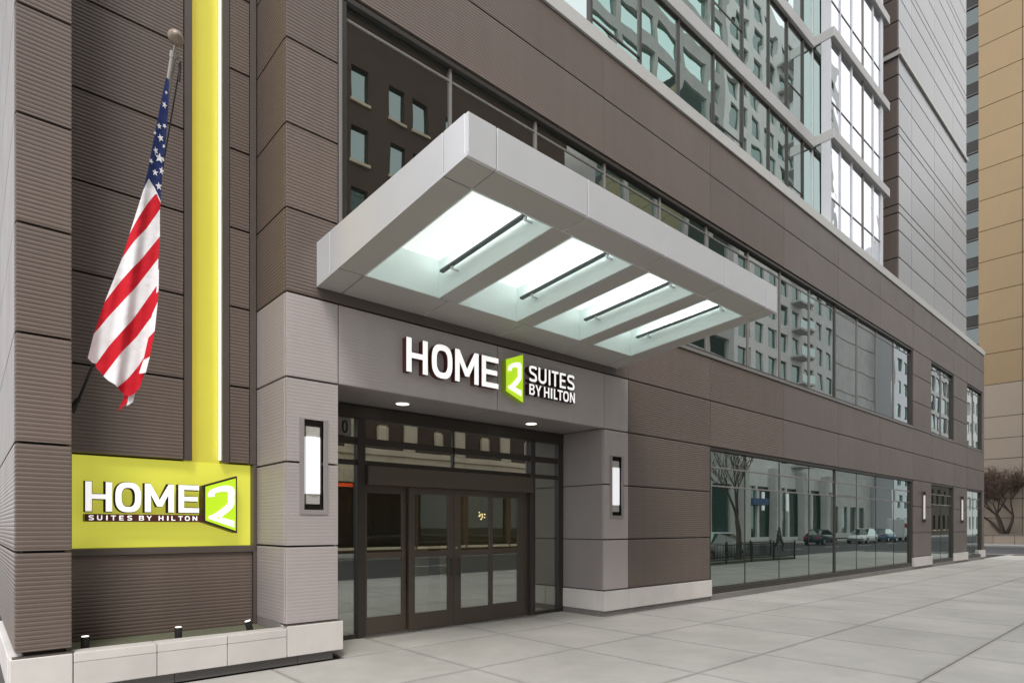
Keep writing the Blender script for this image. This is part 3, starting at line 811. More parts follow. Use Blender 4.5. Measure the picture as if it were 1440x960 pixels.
# the lowest 3 cm of the end faces close the soffit edge
for x0, x1 in ((CX0, CX0+.0034), (CX1-.0034, CX1)):
    b = MB(); b.prism([(YF, zb(YF)), (-.004, zb(0)), (-.004, zb(0)+.031), (YF, zb(YF)+.031)], 'x', x0, x1); b.build('soffit_edge', M['alu'], can)
BX = [(4.50, 4.79), (5.84, 6.15), (7.165, 7.48)]
CELL = [(3.44, 4.50), (4.79, 5.84), (6.15, 7.165), (7.48, 8.46)]
for x0, x1 in BX:
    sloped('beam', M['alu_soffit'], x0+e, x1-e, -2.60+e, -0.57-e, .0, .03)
for x0, x1 in CELL:                                    # reveals of each glazed bay, the glass and its light
    for a, b_ in ((x0, x0+.02), (x1-.02, x1)):
        q = MB(); q.prism([(-2.60, zb(-2.60)+.002), (-.57, zb(-.57)+.002), (-.57, zt(-.57)-.03), (-2.60, zt(-2.60)-.03)], 'x', a+.0005, b_-.0005)
        q.build('bay_reveal', M['alu_in'], can)
    box_part('bay_reveal', M['alu_in'], can, x0+.021, x1-.021, -.59, -.571, zb(-.57)+.002, zt(-.57)-.03)
    box_part('bay_reveal', M['alu_in'], can, x0+.021, x1-.021, -2.599, -2.58, zb(-2.6)+.002, zt(-2.6)-.03)
    sloped('roof_pane', M['canopy_glass'], x0-.08, x1+.08, -2.66, -.50, -.028, -.012, True, 0)
    xr = x1-.115
    f = MB(); y0, y1 = -2.45, -.78
    f.v = []
    zr = lambda y: zb(y)+.215
    f.prism([(y0, zr(y0)), (y1, zr(y1)), (y1, zr(y1)+.03), (y0, zr(y0)+.03)], 'x', xr-.03, xr+.03)
    lamp = f.build('linear_uplight', M['gunmetal'], can, .003)
    f = MB(); f.prism([(y0+.02, zr(y0)+.0305), (y1-.02, zr(y1)+.0305), (y1-.02, zr(y1)+.034), (y0+.02, zr(y0)+.034)], 'x', xr-.02, xr+.02)
    f.build('lens', M['uplight'], lamp)
    for yy in (-2.30, -1.0):
        q = MB(); q.box(xr-.012, x1-.022, yy-.012, yy+.012, zr(yy)-.045, zr(yy)-.03); q.box(xr-.012, xr+.012, yy-.02, yy+.02, zr(yy)-.029, zr(yy)-.001)
        q.build('bracket', M['steel'], lamp)
for xj in JX[1:-1]: box_part('joint_seal', M['black'], can, xj-.02, xj+.02, YF+.0405, YF+.0415, 4.735, 5.06)
for xs in (CX0+.0405, CX1-.0415):
    for yj in (-2.60, -.36): box_part('joint_seal', M['black'], can, xs, xs+.001, yj-.02, yj+.02, zb(yj)+.034, zt(yj)-.005)
rf = MB()                                              # roof sheets on the beams and the rim
for x0, x1 in ((3.16, 3.36), (8.54, 8.74)): rf.box(x0, x1, -2.9, -.01, 4.955, 4.98)
rf.build('roof_sheet', M['alu'], can)
sh = MB(); sh.box(3.14, 8.76, -0.012, -0.001, 4.33, 4.455); sh.build('shade_strip', M['trim'], can)  # dark strip stands in for the shadow gap under the canopy

# ------------------------------------------------------------------ lamps on the walls and in the soffit
def sconce(x0, x1, label):
    s = thing('wall_sconce', label, 'wall lamp', ((x0+x1)/2, 0.02, 1.76), 'wall lamps on the entrance piers')
    z0, z1 = 1.80, 2.87
    b = MB(); t = .055
    b.box(x0-t, x0, -.014, .0, z0-t, z1+.01); b.box(x1, x1+t, -.014, .0, z0-t, z1+.01); b.box(x0, x1, -.014, .0, z0-t, z0)
    b.build('frame', M['portal_flat'], s)
    b = MB()
    b.quad((x0, .13, z0), (x1, .13, z0), (x1, .13, z1), (x0, .13, z1)); b.quad((x0, 0, z0), (x0, .13, z0), (x0, .13, z1), (x0, 0, z1))
    b.quad((x1, 0, z0), (x1, .13, z0), (x1, .13, z1), (x1, 0, z1)); b.quad((x0, 0, z1), (x1, 0, z1), (x1, .13, z1), (x0, .13, z1)); b.quad((x0, 0, z0), (x1, 0, z0), (x1, .13, z0), (x0, .13, z0))
    b.build('niche', M['trim'], s)
    a, c = x0+.035, x1-.035; m = (a+c)/2
    for zz, nm in ((z0+.07, 'lamp_cap'), (z1-.20, 'lamp_cap')):
        b = MB(); h = .12
        k = [(a, .10, zz), (c, .10, zz), (c, .02, zz), (a, .02, zz), (a, .10, zz+h), (c, .10, zz+h), (c, .02, zz+h), (a, .02, zz+h)]
        b.v = k + [(m, -.012, zz+(h if zz < 2 else 0)), (m, .02, zz+(0 if zz < 2 else h))]
        for q in ((0,1,2,3),(4,7,6,5),(0,4,5,1),(1,5,6,2),(3,7,4,0),(3,2,9),(7,9,6),(2,6,9),(3,9,7)): b.f.append(q); b.mi.append(0)
        b.build(nm, M['alu_soffit'], s)
    b = MB(); b.prism([(a, .0), (m, 0), (c, 0)], 'y', 0, 0) if False else None
    b = MB(); z0b, z1b = z0+.192, z1-.202
    b.v = [(a,.095,z0b),(a,.01,z0b),(m,-.012,z0b),(c,.01,z0b),(c,.095,z0b),(a,.095,z1b),(a,.01,z1b),(m,-.012,z1b),(c,.01,z1b),(c,.095,z1b)]
    for q in ((0,1,6,5),(1,2,7,6),(2,3,8,7),(3,4,9,8),(0,4,3,2,1),(5,6,7,8,9)): b.f.append(q); b.mi.append(0)
    b.build('diffuser', M['lamp_white'], s)
sconce(2.965, 3.205, 'lit white wall lamp in a niche of the grey pier left of the doors')
sconce(8.66, 8.93, 'lit white wall lamp in a niche of the grey pier right of the doors')
for x, lab in ((27.42, 'slim lit white bar lamp on the brown pier right after the long window'), (33.15, 'slim lit white bar lamp on the brown pier nearest the far corner')):
    s = thing('bar_lamp', lab, 'wall lamp', (x, -.02, 1.8), 'slim bar lamps on the brown piers')
    b = MB(); b.box(x-.07, x+.07, -.035, -.001, 1.75, 2.95); b.build('back_plate', M['trim'], s)
    b = MB(); b.box(x-.042, x+.042, -.085, -.036, 1.89, 2.81); b.build('diffuser', M['lamp_soft'], s, .01)
    b = MB(); b.box(x-.065, x+.065, -.11, -.036, 1.76, 1.888); b.build('lamp_cap', M['frame'], s, .008)
    b = MB(); b.box(x-.065, x+.065, -.11, -.036, 2.812, 2.94); b.build('lamp_cap', M['frame'], s, .008)
for x, lab in ((4.615, 'round lit ceiling downlight above the left doors'), (7.135, 'round lit ceiling downlight above the right doors')):
    s = thing('downlight', lab, 'downlight', (x, .5, 3.34), 'downlights in the entrance soffit')
    b = MB(); b.tube((x, .5, 3.338), (x, .5, 3.3485), .105, .105, 28); b.build('trim_ring', M['white_frame'], s)
    b = MB(); b.tube((x, .5, 3.334), (x, .5, 3.3375), .09, .09, 28); b.build('lens', M['down'], s)
UPL = [(0.867, .47, (0, 0, 1), 'left'), (1.690, .50, (0, 0, 1), 'middle'), (2.464, .53, (-.25, 0, 1), 'right')]
for x, zt_, d, side_ in UPL:
    lab = {'left': 'black spotlight standing in the planter bed close to the left pier', 'middle': 'black spotlight standing in the middle of the planter bed under the sign', 'right': 'tilted black spotlight in the planter bed beside the grey pier'}[side_]
    s = thing('garden_spotlight', lab, 'spotlight', (x, .25, .37), 'spotlights in the planter bed')
    v = Vector(d).normalized(); p = Vector((x, .25, .29))
    b = MB(); b.tube(p, p+v*.06, .012, .012, 8); b.build('stake', M['rope'], s)
    b = MB(); b.tube(p+v*.06, p+v*.235, .036, .036, 16); b.build('lamp_body', M['black'], s, .004)
    b = MB(); b.tube(p+v*.2352, p+v*.2392, .031, .031, 16); b.build('lens', M['down'], s)
    ld = bpy.data.lights.new('lamp_light', 'SPOT'); ld.energy = 2; ld.spot_size = 1.5; ld.spot_blend = .8; ld.color = (1, .93, .78); ld.shadow_soft_size = .03
    lo = link(bpy.data.objects.new('lamp_light', ld), s, p+v*.26)
    lo.rotation_euler = (-Vector((0, .42, 1))).to_track_quat('Z', 'Y').to_euler()

# ------------------------------------------------------------------ flagpole and flag
fp = thing('flagpole', 'slanted metal flagpole with round ball finial fixed to the left pier', 'flagpole', (0.75, .5, 2.6))
A = Vector((0.800, .5, 2.745)); J0 = Vector((1.212, -.6, 4.238)); T = Vector((1.309, -1.2, 5.58)); d = (T-J0).normalized()
b = MB(); b.tube(J0-d*.12, T, .019, .023, 14); b.build('pole', M['pole'], fp, smooth=False)
b = MB(); b.tube(A, J0, .013, .013, 10); b.build('support_arm', M['rope'], fp)
b = MB(); b.box(.741, .757, .40, .60, 2.60, 2.90); b.tube((.757, .5, 2.74), A+(J0-A).normalized()*.16, .03, .022, 12); b.build('bracket', M['rope'], fp)
b = MB(); b.tube(T, T+d*.05, .028, .028, 12); b.tube(T+d*.02+Vector((.02,0,0)), T+d*.02+Vector((.065,0,.012)), .012, .012, 8); b.build('truck', M['pole'], fp)
b = MB(); b.tube(T+d*.05, T+d*.10, .008, .008, 8); b.build('spindle', M['pole'], fp)
bm = bmesh.new(); bmesh.ops.create_uvsphere(bm, u_segments=24, v_segments=14, radius=.062)
me = bpy.data.meshes.new('finial'); bm.to_mesh(me); bm.free(); me.materials.append(M['finial']); me.shade_smooth()
fo = link(bpy.data.objects.new('finial', me), fp, T+d*.155); fo.scale = (1.05, 1.05, .88); fo.rotation_euler = (0, .5, 0)
b = MB()
h0 = T+Vector((.06, 0, .0)); h1 = J0+d*.5+Vector((.05, 0, -.03))
b.tube(h0, h1, .006, .006, 6); b.tube(T+Vector((.055,0,-.02)), T+Vector((.05,0,-.17)), .012, .009, 8); b.build('halyard', M['rope'], fp)

flag = thing('flag', 'american flag hanging folded from the slanted flagpole', 'flag', (1.0, -1.0, 2.6))
def resample(P, n):
    P = [Vector(p) for p in P]; L = [0]
    for i in range(1, len(P)): L.append(L[-1]+(P[i]-P[i-1]).length)
    out = []
    for k in range(n):
        s = L[-1]*k/(n-1); i = 0
        while i < len(P)-2 and L[i+1] < s: i += 1
        t = (s-L[i])/max(1e-9, L[i+1]-L[i]); out.append(P[i].lerp(P[i+1], min(1, max(0, t))))
    return out
def fold(x, z):
    s = x - 1.27 + (5.4-z)*.155                       # distance from the left edge side along the cloth
    k = min(1.0, max(.12, (5.45-z)/2.2))
    return -1.03 - .13*min(1, max(0, (z-4.5)/.7)) + .030*k*math.sin(s*30+z*1.1) + .016*k*math.sin(s*58+1.0+z*2.3) + .035*k*math.cos(z*2.1+s*4)
def cloth(name, m, rows, nu=22, nv=6, dy=0.0):
    G = [resample(r, nu) for r in rows]
    b = MB(); grid = []
    for i in range(len(G)-1):
        for k in range(nv + (1 if i == len(G)-2 else 0)):
            t = k/nv
            grid.append([G[i][j].lerp(G[i+1][j], t) for j in range(nu)])
    for r in grid:
        for p in r: b.v.append((p.x, fold(p.x, p.y)+dy, p.y))
    for i in range(len(grid)-1):
        for j in range(nu-1):
            q = i*nu+j; b.f.append((q, q+1, q+nu+1, q+nu)); b.mi.append(0)
    o = b.build(name, m, flag, smooth=True)
    return o
canL = [(1.266, 5.421), (1.233, 5.226), (1.189, 4.924), (1.149, 4.633), (1.115, 4.443)]
canR = [(1.288, 5.419), (1.288, 5.214), (1.277, 4.918), (1.26, 4.632), (1.252, 4.413)]
cb = [(1.115, 4.443), (1.157, 4.563), (1.206, 4.513), (1.252, 4.413)]
w1 = [(1.021, 4.055), (1.067, 4.173), (1.147, 4.345), (1.216, 4.468), (1.252, 4.394)]
r1 = [(0.97, 3.842), (1.041, 3.977), (1.147, 4.144), (1.246, 4.337)]
w2 = [(0.854, 3.462), (0.964, 3.656), (1.094, 3.848), (1.244, 4.101)]
r2 = [(0.771, 3.163), (0.889, 3.358), (1.057, 3.602), (1.231, 3.906)]
w3 = [(0.728, 2.957), (0.757, 2.939), (0.786, 2.921), (0.889, 3.111), (1.052, 3.354), (1.222, 3.675)]
w3b = w3[2:]
r3 = [(0.844, 2.844), (0.964, 3.054), (1.078, 3.209), (1.189, 3.409)]
w4 = [(0.934, 2.757), (1.016, 2.848), (1.094, 2.969), (1.157, 3.097)]
r4 = [(1.021, 2.699), (1.057, 2.722), (1.099, 2.776), (1.136, 2.928)]
cloth('canton', M['flag_blue'], [[canL[i], ((canL[i][0]+canR[i][0])/2, (canL[i][1]+canR[i][1])/2), canR[i]] for i in range(4)] + [cb], nv=8)
for nm, m, a, c in (('white_stripe', 'flag_white', cb, w1), ('red_stripe', 'flag_red', w1, r1), ('white_stripe', 'flag_white', r1, w2), ('red_stripe', 'flag_red', w2, r2),
                    ('white_stripe', 'flag_white', r2, w3), ('red_stripe', 'flag_red', w3b, r3), ('white_stripe', 'flag_white', r3, w4), ('red_stripe', 'flag_red', w4, r4)):
    cloth(nm, M[m], [a, c])
# the folded-over edge on the right and the corner that hangs below
fr = [(1.224, 3.80), (1.217, 3.60), (1.211, 3.507), (1.189, 3.256), (1.157, 3.036), (1.13, 2.90)]
fl_ = [(1.218, 3.78), (1.203, 3.58), (1.175, 3.40), (1.150, 3.20), (1.118, 3.01), (1.088, 2.895)]
for i in range(5):
    cloth('folded_edge', M['flag_white' if i % 2 == 0 else 'flag_red'], [[fl_[i], fr[i]], [fl_[i+1], (fr[i+1][0], fr[i+1][1])]], nu=6, nv=4, dy=-.05)
cloth('hanging_corner', M['flag_white'], [[(1.036, 2.79), (1.09, 2.80)], [(1.02, 2.655), (1.06, 2.665)], [(1.012, 2.625), (1.03, 2.635)]], nu=5, nv=4, dy=.03)
cloth('hanging_corner', M['flag_red'], [[(1.0, 2.72), (1.036, 2.76)], [(0.985, 2.66), (1.018, 2.655)], [(0.949, 2.563), (0.953, 2.566)]], nu=5, nv=4, dy=.032)
for x, z, r in ((1.268, 5.29, .018), (1.255, 5.18, .03), (1.222, 5.0, .026), (1.236, 4.915, .032), (1.203, 4.80, .034), (1.233, 4.755, .042), (1.262, 5.02, .022), (1.262, 4.86, .02), (1.252, 4.66, .036), (1.205, 4.63, .03), (1.170, 4.70, .024), (1.236, 4.53, .036), (1.262, 4.75, .018), (1.190, 4.93, .018)):
    b = MB(); cx, cz = x, z; y = fold(x, z)-.006
    asp = R.uniform(.55, .9); ro = R.uniform(-.4, .4)
    pts = [(cx+asp*(r if i % 2 == 0 else r*.42)*math.sin(math.pi*i/5+ro), cz+(r if i % 2 == 0 else r*.42)*math.cos(math.pi*i/5+ro)) for i in range(10)]
    b.v = [(cx, y, cz)] + [(p[0], fold(*p)-.005, p[1]) for p in pts]
    for i in range(10): b.f.append((0, 1+i, 1+(i+1) % 10)); b.mi.append(0)
    b.build('star', M['flag_white'], flag)

# ------------------------------------------------------------------ glass tower above the street front
gt = thing('glass_tower', 'glazed upper storeys with silver slab edges and a projecting window bay above the brown front', 'building', (16, 4, 10.3))
YG = 0.55
FZ = [10.25] + [13.05 + 2.93*k for k in range(7)]         # tops of the slab edges
GX = [8.70, 10.22, 11.60, 13.05, 14.43, 15.84, 16.93, 17.95, 18.66]
b = MB(); b.box(8.75, 24.95, .75, 12, 10.04, 33.5); b.build('core', M['core'], gt)
for k in range(7):
    z0, z1 = FZ[k], FZ[k+1]-.36
    for i in range(8):
        sp = i in (0, 3, 6)
        cells = [(z0, z0+.86), (z0+.90, z1)] if sp else [(z0, z1)]
        for a, c in cells:
            p = box_part('pane', M['glass_tower'], gt, GX[i]+.025, GX[i+1]-.025, YG, YG+.02, a+.01, c-.01)
            p.rotation_euler = (R.uniform(-.003, .003), 0, R.uniform(-.006, .006))
        if sp: box_part('transom', M['frame'], gt, GX[i]+.03, GX[i+1]-.03, YG-.012, YG+.02, z0+.86, z0+.90)
    for i in range(8):
        box_part('mullion', M['frame'], gt, GX[i]-.03, GX[i]+.03, YG-.04, YG+.06, z0+.002, z1-.002)
    box_part('slab_edge', M['band'], gt, 8.68, 18.58, YG-.10, YG+.25, FZ[k+1]-.33, FZ[k+1], .006)
    box_part('slab_shadow_gap', M['frame'], gt, 8.70, 18.58, YG-.02, YG+.2, FZ[k+1]-.40, FZ[k+1]-.332)
    # left return of the tower
    for y0, y1 in ((.62, 2.2), (2.22, 3.8), (3.82, 5.4), (5.42, 7.0), (7.02, 9.0), (9.02, 11.9)):
        box_part('pane', M['glass_tower'], gt, 8.70, 8.72, y0, y1, z0+.01, z1-.01)
    box_part('slab_edge', M['band'], gt, 8.62, 8.74, YG+.255, 12, FZ[k+1]-.33, FZ[k+1], .006)
# projecting bay
BXX = [18.66, 19.34, 20.24, 21.20, 22.10, 22.78]
b = MB(); b.box(18.70, 22.9, .10, .75, 10.31, 33.4); b.build('bay_core', M['core'], gt)
for k in range(7):
    z0, z1 = FZ[k], FZ[k+1]-.28
    for i in range(5):
        zt_ = z0+.86
        for a, c in ((z0, zt_-.02), (zt_+.02, z1)):
            p = box_part('pane', M['glass_bay'], gt, BXX[i]+.02, BXX[i+1]-.02, .04, .055, a+.008, c-.008)
            p.rotation_euler = (R.uniform(-.002, .002), 0, R.uniform(-.003, .003))
        box_part('transom', M['frame_grey'], gt, BXX[i]+.02, BXX[i+1]-.02, .025, .07, zt_-.02, zt_+.02)
        if i: box_part('mullion', M['white_frame'] if i != 3 else M['frame_grey'], gt, BXX[i]-.022, BXX[i]+.022, .01, .08, z0+.002, z1-.002)
    box_part('mullion', M['white_frame'], gt, 22.78, 22.98, .0, .6, z0+.002, z1-.002)
    box_part('pane', M['glass_tower'], gt, 18.63, 18.65, .30, .52, z0+.02, z1-.02)
    box_part('mullion', M['white_frame'], gt, 18.60, 18.66, .02, .28, z0+.002, z1-.002)
    box_part('mullion', M['white_frame'], gt, 18.59, 18.655, .525, .60, z0+.002, z1-.002)
    if k: box_part('slab_edge', M['band'], gt, 18.585, 23.40, -.08, .72, FZ[k]-.28, FZ[k], .006)

# ------------------------------------------------------------------ grey clad tower
gy = thing('grey_tower', 'plain grey metal clad tower block rising behind the bay window', 'building', (30, 6, 10.3))
b = MB(); b.box(25.02, 34.60, .16, 12, 10.04, 37); b.build('core', M['core'], gy)
rows = []
z = 10.31
lines = [10.31, 11.27, 12.24]
while z < 36:
    base = 12.88 + 2.92*len([r for r in rows if r[2]]) if False else None
    break
seg = [10.31, 11.27, 12.24]
for k in range(9):
    q = 12.88 + 2.80*k
    seg += [q, q+.30, q+1.29, q+2.15]
seg = sorted(set(round(s, 3) for s in seg))
GXX = [24.96, 26.45, 29.44, 32.29, 34.66]
for j in range(len(seg)-1):
    if seg[j+1] > 37: break
    for i in range(4):
        box_part('cladding_panel', M['greyclad'], gy, GXX[i]+.012, GXX[i+1]-.012, .10, .15, seg[j]+.018, seg[j+1]-.018, .006)
    box_part('cladding_panel', M['brown_far'], gy, 24.96, 25.01, .152, 4.0, seg[j]+.018, seg[j+1]-.018, .006)
box_part('ledge', M['coping'], gy, 24.90, 34.70, .03, .12, 18.50, 18.66, .006)
box_part('ledge', M['coping'], gy, 24.90, 24.958, .122, 2.0, 18.50, 18.66, .006)

# ------------------------------------------------------------------ tan stone building across the cross street
tb = thing('tan_building', 'tan stone clad building with blank panelled wall across the side street', 'building', (82, 0, 0))
b = MB(); b.box(75.25, 90, -7, 7.38, -.1, 66); b.build('core', M['core'], tb)
lv = [.8, 2.45, 4.3, 6.1, 8.2, 10.2, 12.3, 15.5, 18.55, 21.6]
while lv[-1] < 64: lv.append(lv[-1]+3.06)
ys = [-7.0, -3.0, 0.6, 4.0, 7.4]
for j in range(len(lv)-1):
    for i in range(4):
        box_part('stone_panel', M['tan' if lv[j] > 15 else 'beige'], tb, 75.0, 75.2, ys[i]+.02, ys[i+1]-.02, lv[j]+.022, lv[j+1]-.022, .02)
box_part('stone_panel', M['beige'], tb, 75.0, 75.2, -7, 7.4, -.1, .78)
# window strip at its left
ob = thing('office_tower', 'narrow strip of dark office windows beside the tan stone wall', 'building', (84, 14, 0))
b = MB(); b.box(79.2, 92, 7.45, 22, -.1, 66); b.build('core', M['core'], ob)
z = 1.0
for k in range(21):
    box_part('window', M['glass_office'], ob, 79.0, 79.05, 7.6, 12.0, z+1.35, z+3.0)
    box_part('spandrel', M['frame'], ob, 78.95, 79.1, 7.5, 12.2, z+.25, z+1.3)
    box_part('ledge', M['plinth'], ob, 78.85, 79.1, 7.45, 12.3, z, z+.16)
    z += 3.06
b = MB(); b.box(78.9, 79.1, 12.3, 22, 0, 66); b.build('end_wall', M['pale2'], ob)
# low planter wall before the tan building
pw = thing('planter_wall', 'low grey stone retaining wall in front of the tan building', 'wall', (73, 4, -.02))
for k in range(12):
    box_part('stone_block', M['beige'], pw, 72.6, 73.0, -7+1.6*k+.01, -5.4+1.6*k-.01, -.02, .80, .02)
box_part('capstone', M['plinth'], pw, 72.5, 73.05, -7, 12.2, .803, .88, .01)
box_part('soil', M['soil'], pw, 73.0, 75.0, -7, 12.2, .3, .78)

# ------------------------------------------------------------------ bare trees
def bare_tree(name, label, base, height, spread, trunks, seed, depth=5, group=None, dirs=None, seg=.30):
    rr = random.Random(seed)
    t = thing(name, label, 'tree', base, group)
    tr, br, tw = MB(), MB(), MB()
    def grow(p, d, ln, r, lev):
        n = 3
        for i in range(n):
            q = p + d*(ln/n); r = max(r, .013)
            r2 = r*(.90 if i < n-1 else .80)
            (tr if lev == 0 else br if lev < 3 else tw).tube(p, q, r, r2, 7 if lev < 2 else 5 if lev < 3 else 3, caps=False)
            p, r = q, r2
            d = (d + Vector((rr.uniform(-.18,.18), rr.uniform(-.18,.18), rr.uniform(-.04,.14)))).normalized()
            if lev >= 2 and i < n-1 and lev < depth:
                dd = (d + Vector((rr.uniform(-1,1), rr.uniform(-1,1), rr.uniform(-.2,.7)))*.75).normalized()
                grow(p, dd, ln*rr.uniform(.45,.7), r*.55, lev+1)
        if lev < depth:
            for k in range(3 if lev < 3 else 2):
                a = rr.uniform(0, 2*math.pi)
                dd = (d*.75 + Vector((math.cos(a)*spread, math.sin(a)*spread, rr.uniform(.0,.55)))*.7).normalized()
                grow(p, dd, ln*rr.uniform(.6,.85), r*rr.uniform(.6,.78), lev+1)
    b0 = Vector(base)
    for dv in dirs or ():
        grow(b0+Vector((dv[0]*.2, dv[1]*.2, -.05)), Vector(dv).normalized(), height*seg, height*.019, 0)
    for k in range(0 if dirs else trunks):
        a = k*2*math.pi/trunks + rr.uniform(-.4,.4)
        d = Vector((math.cos(a)*.45, math.sin(a)*.55, 1)).normalized() if trunks > 1 else Vector((.02, .03, 1)).normalized()
        grow(b0+Vector((math.cos(a)*.1, math.sin(a)*.1, -.05)), d, height*.30, height*.022, 0)
    tr.build('trunk', M['bark'], t, smooth=True)
    br.build('branches', M['bark'], t, kind='stuff')
    tw.build('twigs', M['twig'], t, kind='stuff')
    return t
bare_tree('bare_tree', 'bare multi-stemmed tree rising behind the low wall in front of the tan building', (74.0, 5.15, .80), 8.6, 1.05, 2, 33, depth=6, seg=.24, dirs=((.05, .30, 1), (-.1, -.42, 1), (.4, .75, .9), (-.45, .1, 1)))

# ------------------------------------------------------------------ across the street (seen in the window glass)
def facade(name, label, x0, x1, y, depth, z1, wall, wins, glass, sill=None):
    """a building whose street front faces +y, with real window openings; wins = [(xa, xb, za, zb)]"""
    t = thing(name, label, 'building', ((x0+x1)/2, y-depth/2, 0))
    xs = sorted({x0, x1, *[round(v, 3) for q in wins for v in q[:2]]}); zs = sorted({0.0, z1, *[round(v, 3) for q in wins for v in q[2:]]})
    hole = {(round(q[0], 3), round(q[2], 3)): q for q in wins}
    b = MB(); rv = .22
    opened = set()
    for q in wins:
        for i in range(len(xs)-1):
            if xs[i] < q[0]-1e-4 or xs[i+1] > q[1]+1e-4: continue
            for j in range(len(zs)-1):
                if zs[j] >= q[2]-1e-4 and zs[j+1] <= q[3]+1e-4: opened.add((i, j))
    for i in range(len(xs)-1):
        j = 0
        while j < len(zs)-1:
            if (i, j) in opened: j += 1; continue
            k = j
            while k+1 < len(zs)-1 and (i, k+1) not in opened: k += 1
            b.quad((xs[i+1], y, zs[j]), (xs[i], y, zs[j]), (xs[i], y, zs[k+1]), (xs[i+1], y, zs[k+1])); j = k+1
    for xa, xb, za, zb_ in wins:
        b.quad((xa,y,za),(xa,y-rv,za),(xa,y-rv,zb_),(xa,y,zb_)); b.quad((xb,y-rv,za),(xb,y,za),(xb,y,zb_),(xb,y-rv,zb_))
        b.quad((xa,y,za),(xb,y,za),(xb,y-rv,za),(xa,y-rv,za)); b.quad((xa,y-rv,zb_),(xb,y-rv,zb_),(xb,y,zb_),(xa,y,zb_))
    yb = y-depth
    b.quad((x0,y,0),(x0,yb,0),(x0,yb,z1),(x0,y,z1)); b.quad((x1,yb,0),(x1,y,0),(x1,y,z1),(x1,yb,z1))
    b.quad((x0,y,z1),(x0,yb,z1),(x1,yb,z1),(x1,y,z1)); b.quad((x0,yb,0),(x1,yb,0),(x1,yb,z1),(x0,yb,z1))
    b.build('wall', wall, t, fix=False)
    for xa, xb, za, zb_ in wins:
        wn = box_part('window', (M['glass_dark'] if wall is M['brick'] else M['glass_shop']) if za < 2 else glass, t, xa, xb, y-rv-.04, y-rv+.0, za, zb_)
        if sill: box_part('window_sill', sill, t, xa-.1, xb+.1, y-.02, y+.12, za-.16, za-.002)
    return t
YO = -24.0
def grid_w(x0, n, px, wd, z0, m, pz, hg): return [(x0+px*i, x0+px*i+wd, z0+pz*j, z0+pz*j+hg) for i in range(n) for j in range(m)]
wb_ = []
for i in range(8):
    x = 2.2 + 4.0*i
    for j in range(6):
        wb_ += [(x, x+1.05, 8.6+3.35*j, 10.5+3.35*j), (x+1.6, x+2.65, 8.6+3.35*j, 10.5+3.35*j)]
wb_ += [(1.5+4.0*i, 5.1+4.0*i, .35, 3.9) for i in range(8)]
bb = facade('brick_building', 'brown brick building with paired windows and limestone ground storey across the street', -6, 33.2, YO, 18, 31.0, M['brick'], wb_, M['glass_far'], M['limestone'])
for z0, z1, dy in ((4.2, 5.0, .35), (5.9, 6.25, .22), (15.0, 15.35, .18), (30.2, 31.0, .5)):
    box_part('stone_course', M['limestone'], bb, -6, 33.2, YO+.002, YO+dy, z0, z1, .03)
box_part('stone_course', M['limestone'], bb, -6, 33.2, YO+.002, YO+.10, 5.003, 5.897)
for i in range(9):
    box_part('pilaster', M['limestone'], bb, .4+4.0*i, 1.2+4.0*i, YO+.002, YO+.22, 6.253, 8.0, .02)
    box_part('stone_medallion', M['limestone'], bb, 2.6+4.0*i, 3.3+4.0*i, YO+.002, YO+.18, 6.6, 7.8, .15)
# pale apartment tower: banded windows, then punched windows
wa = grid_w(36.6, 5, 4.3, 3.7, 9.0, 17, 3.2, 2.0) + grid_w(37.0, 5, 4.2, 3.6, .45, 1, 1, 5.4)
facade('apartment_tower', 'pale concrete apartment tower with broad green window bands across the street', 35.6, 58.6, YO, 20, 66, M['pale3'], wa, M['glass_bright'])
P_awn = mat('blue awning', (.05, .10, .22), .7)
wc = grid_w(60.6, 8, 3.1, 2.0, 9.0, 16, 3.2, 2.15) + grid_w(60.9, 7, 3.5, 3.0, .45, 1, 1, 5.6)
at2 = facade('apartment_tower', 'pale concrete apartment tower with punched windows and a stack of balconies across the street', 58.62, 86.0, YO-.6, 20, 62, M['pale'], wc, M['glass_deep'])
for k in range(16):
    box_part('balcony', M['pale2'], at2, 72.6, 75.4, YO-.59, YO+.7, 8.6+3.2*k, 8.85+3.2*k, .02)
    box_part('balcony_rail', M['glass_far'], at2, 72.6, 75.4, YO+.62, YO+.66, 8.853+3.2*k, 9.8+3.2*k)
for x in (64.9, 67.4, 70.6): box_part('lamp_panel', M['lamp_white'], at2, x, x+.35, YO-.598, YO-.45, 3.4, 5.4)
box_part('shop_awning', P_awn, at2, 61.0, 64.2, YO-.59, YO+.5, 3.9, 4.6, .02)
for i in range(4):
    box_part('column', M['pale2'], at2, 59.6+7*i, 60.8+7*i, YO-.598, YO+.3, 0, 8.0, .05)
wd = grid_w(89, 5, 3.6, .5, 8, 1, 1, .5)
gb_ = facade('grey_block', 'plain grey concrete block with joint lines beside the apartment tower across the street', 86.3, 107, YO-3, 18, 40, M['pale2'], [(88+3.4*i, 90.2+3.4*i, .7, 4.5) for i in range(5)], M['glass_far'])
for k in range(9): box_part('joint_line', M['plinth'], gb_, 86.3, 107, YO-2.999, YO-2.96, 6+3.8*k, 6.09+3.8*k)
facade('white_block', 'white rendered block at the far end of the opposite row', 107.3, 124, YO, 18, 46, M['white_frame'], grid_w(109, 4, 3.6, 2.0, 1, 12, 3.6, 2.0), M['glass_far'])
rh = facade('red_brick_house', 'low red brick house with pale cornice at the end of the opposite row', 125, 147.5, YO, 9, 10.5, M['brick'], grid_w(126, 6, 3.5, 1.6, 1, 2, 4.6, 2.6), M['glass_far'], M['limestone'])
box_part('cornice', M['limestone'], rh, 124.8, 147.7, YO-.3, YO+.5, 10.503, 11.6, .05)
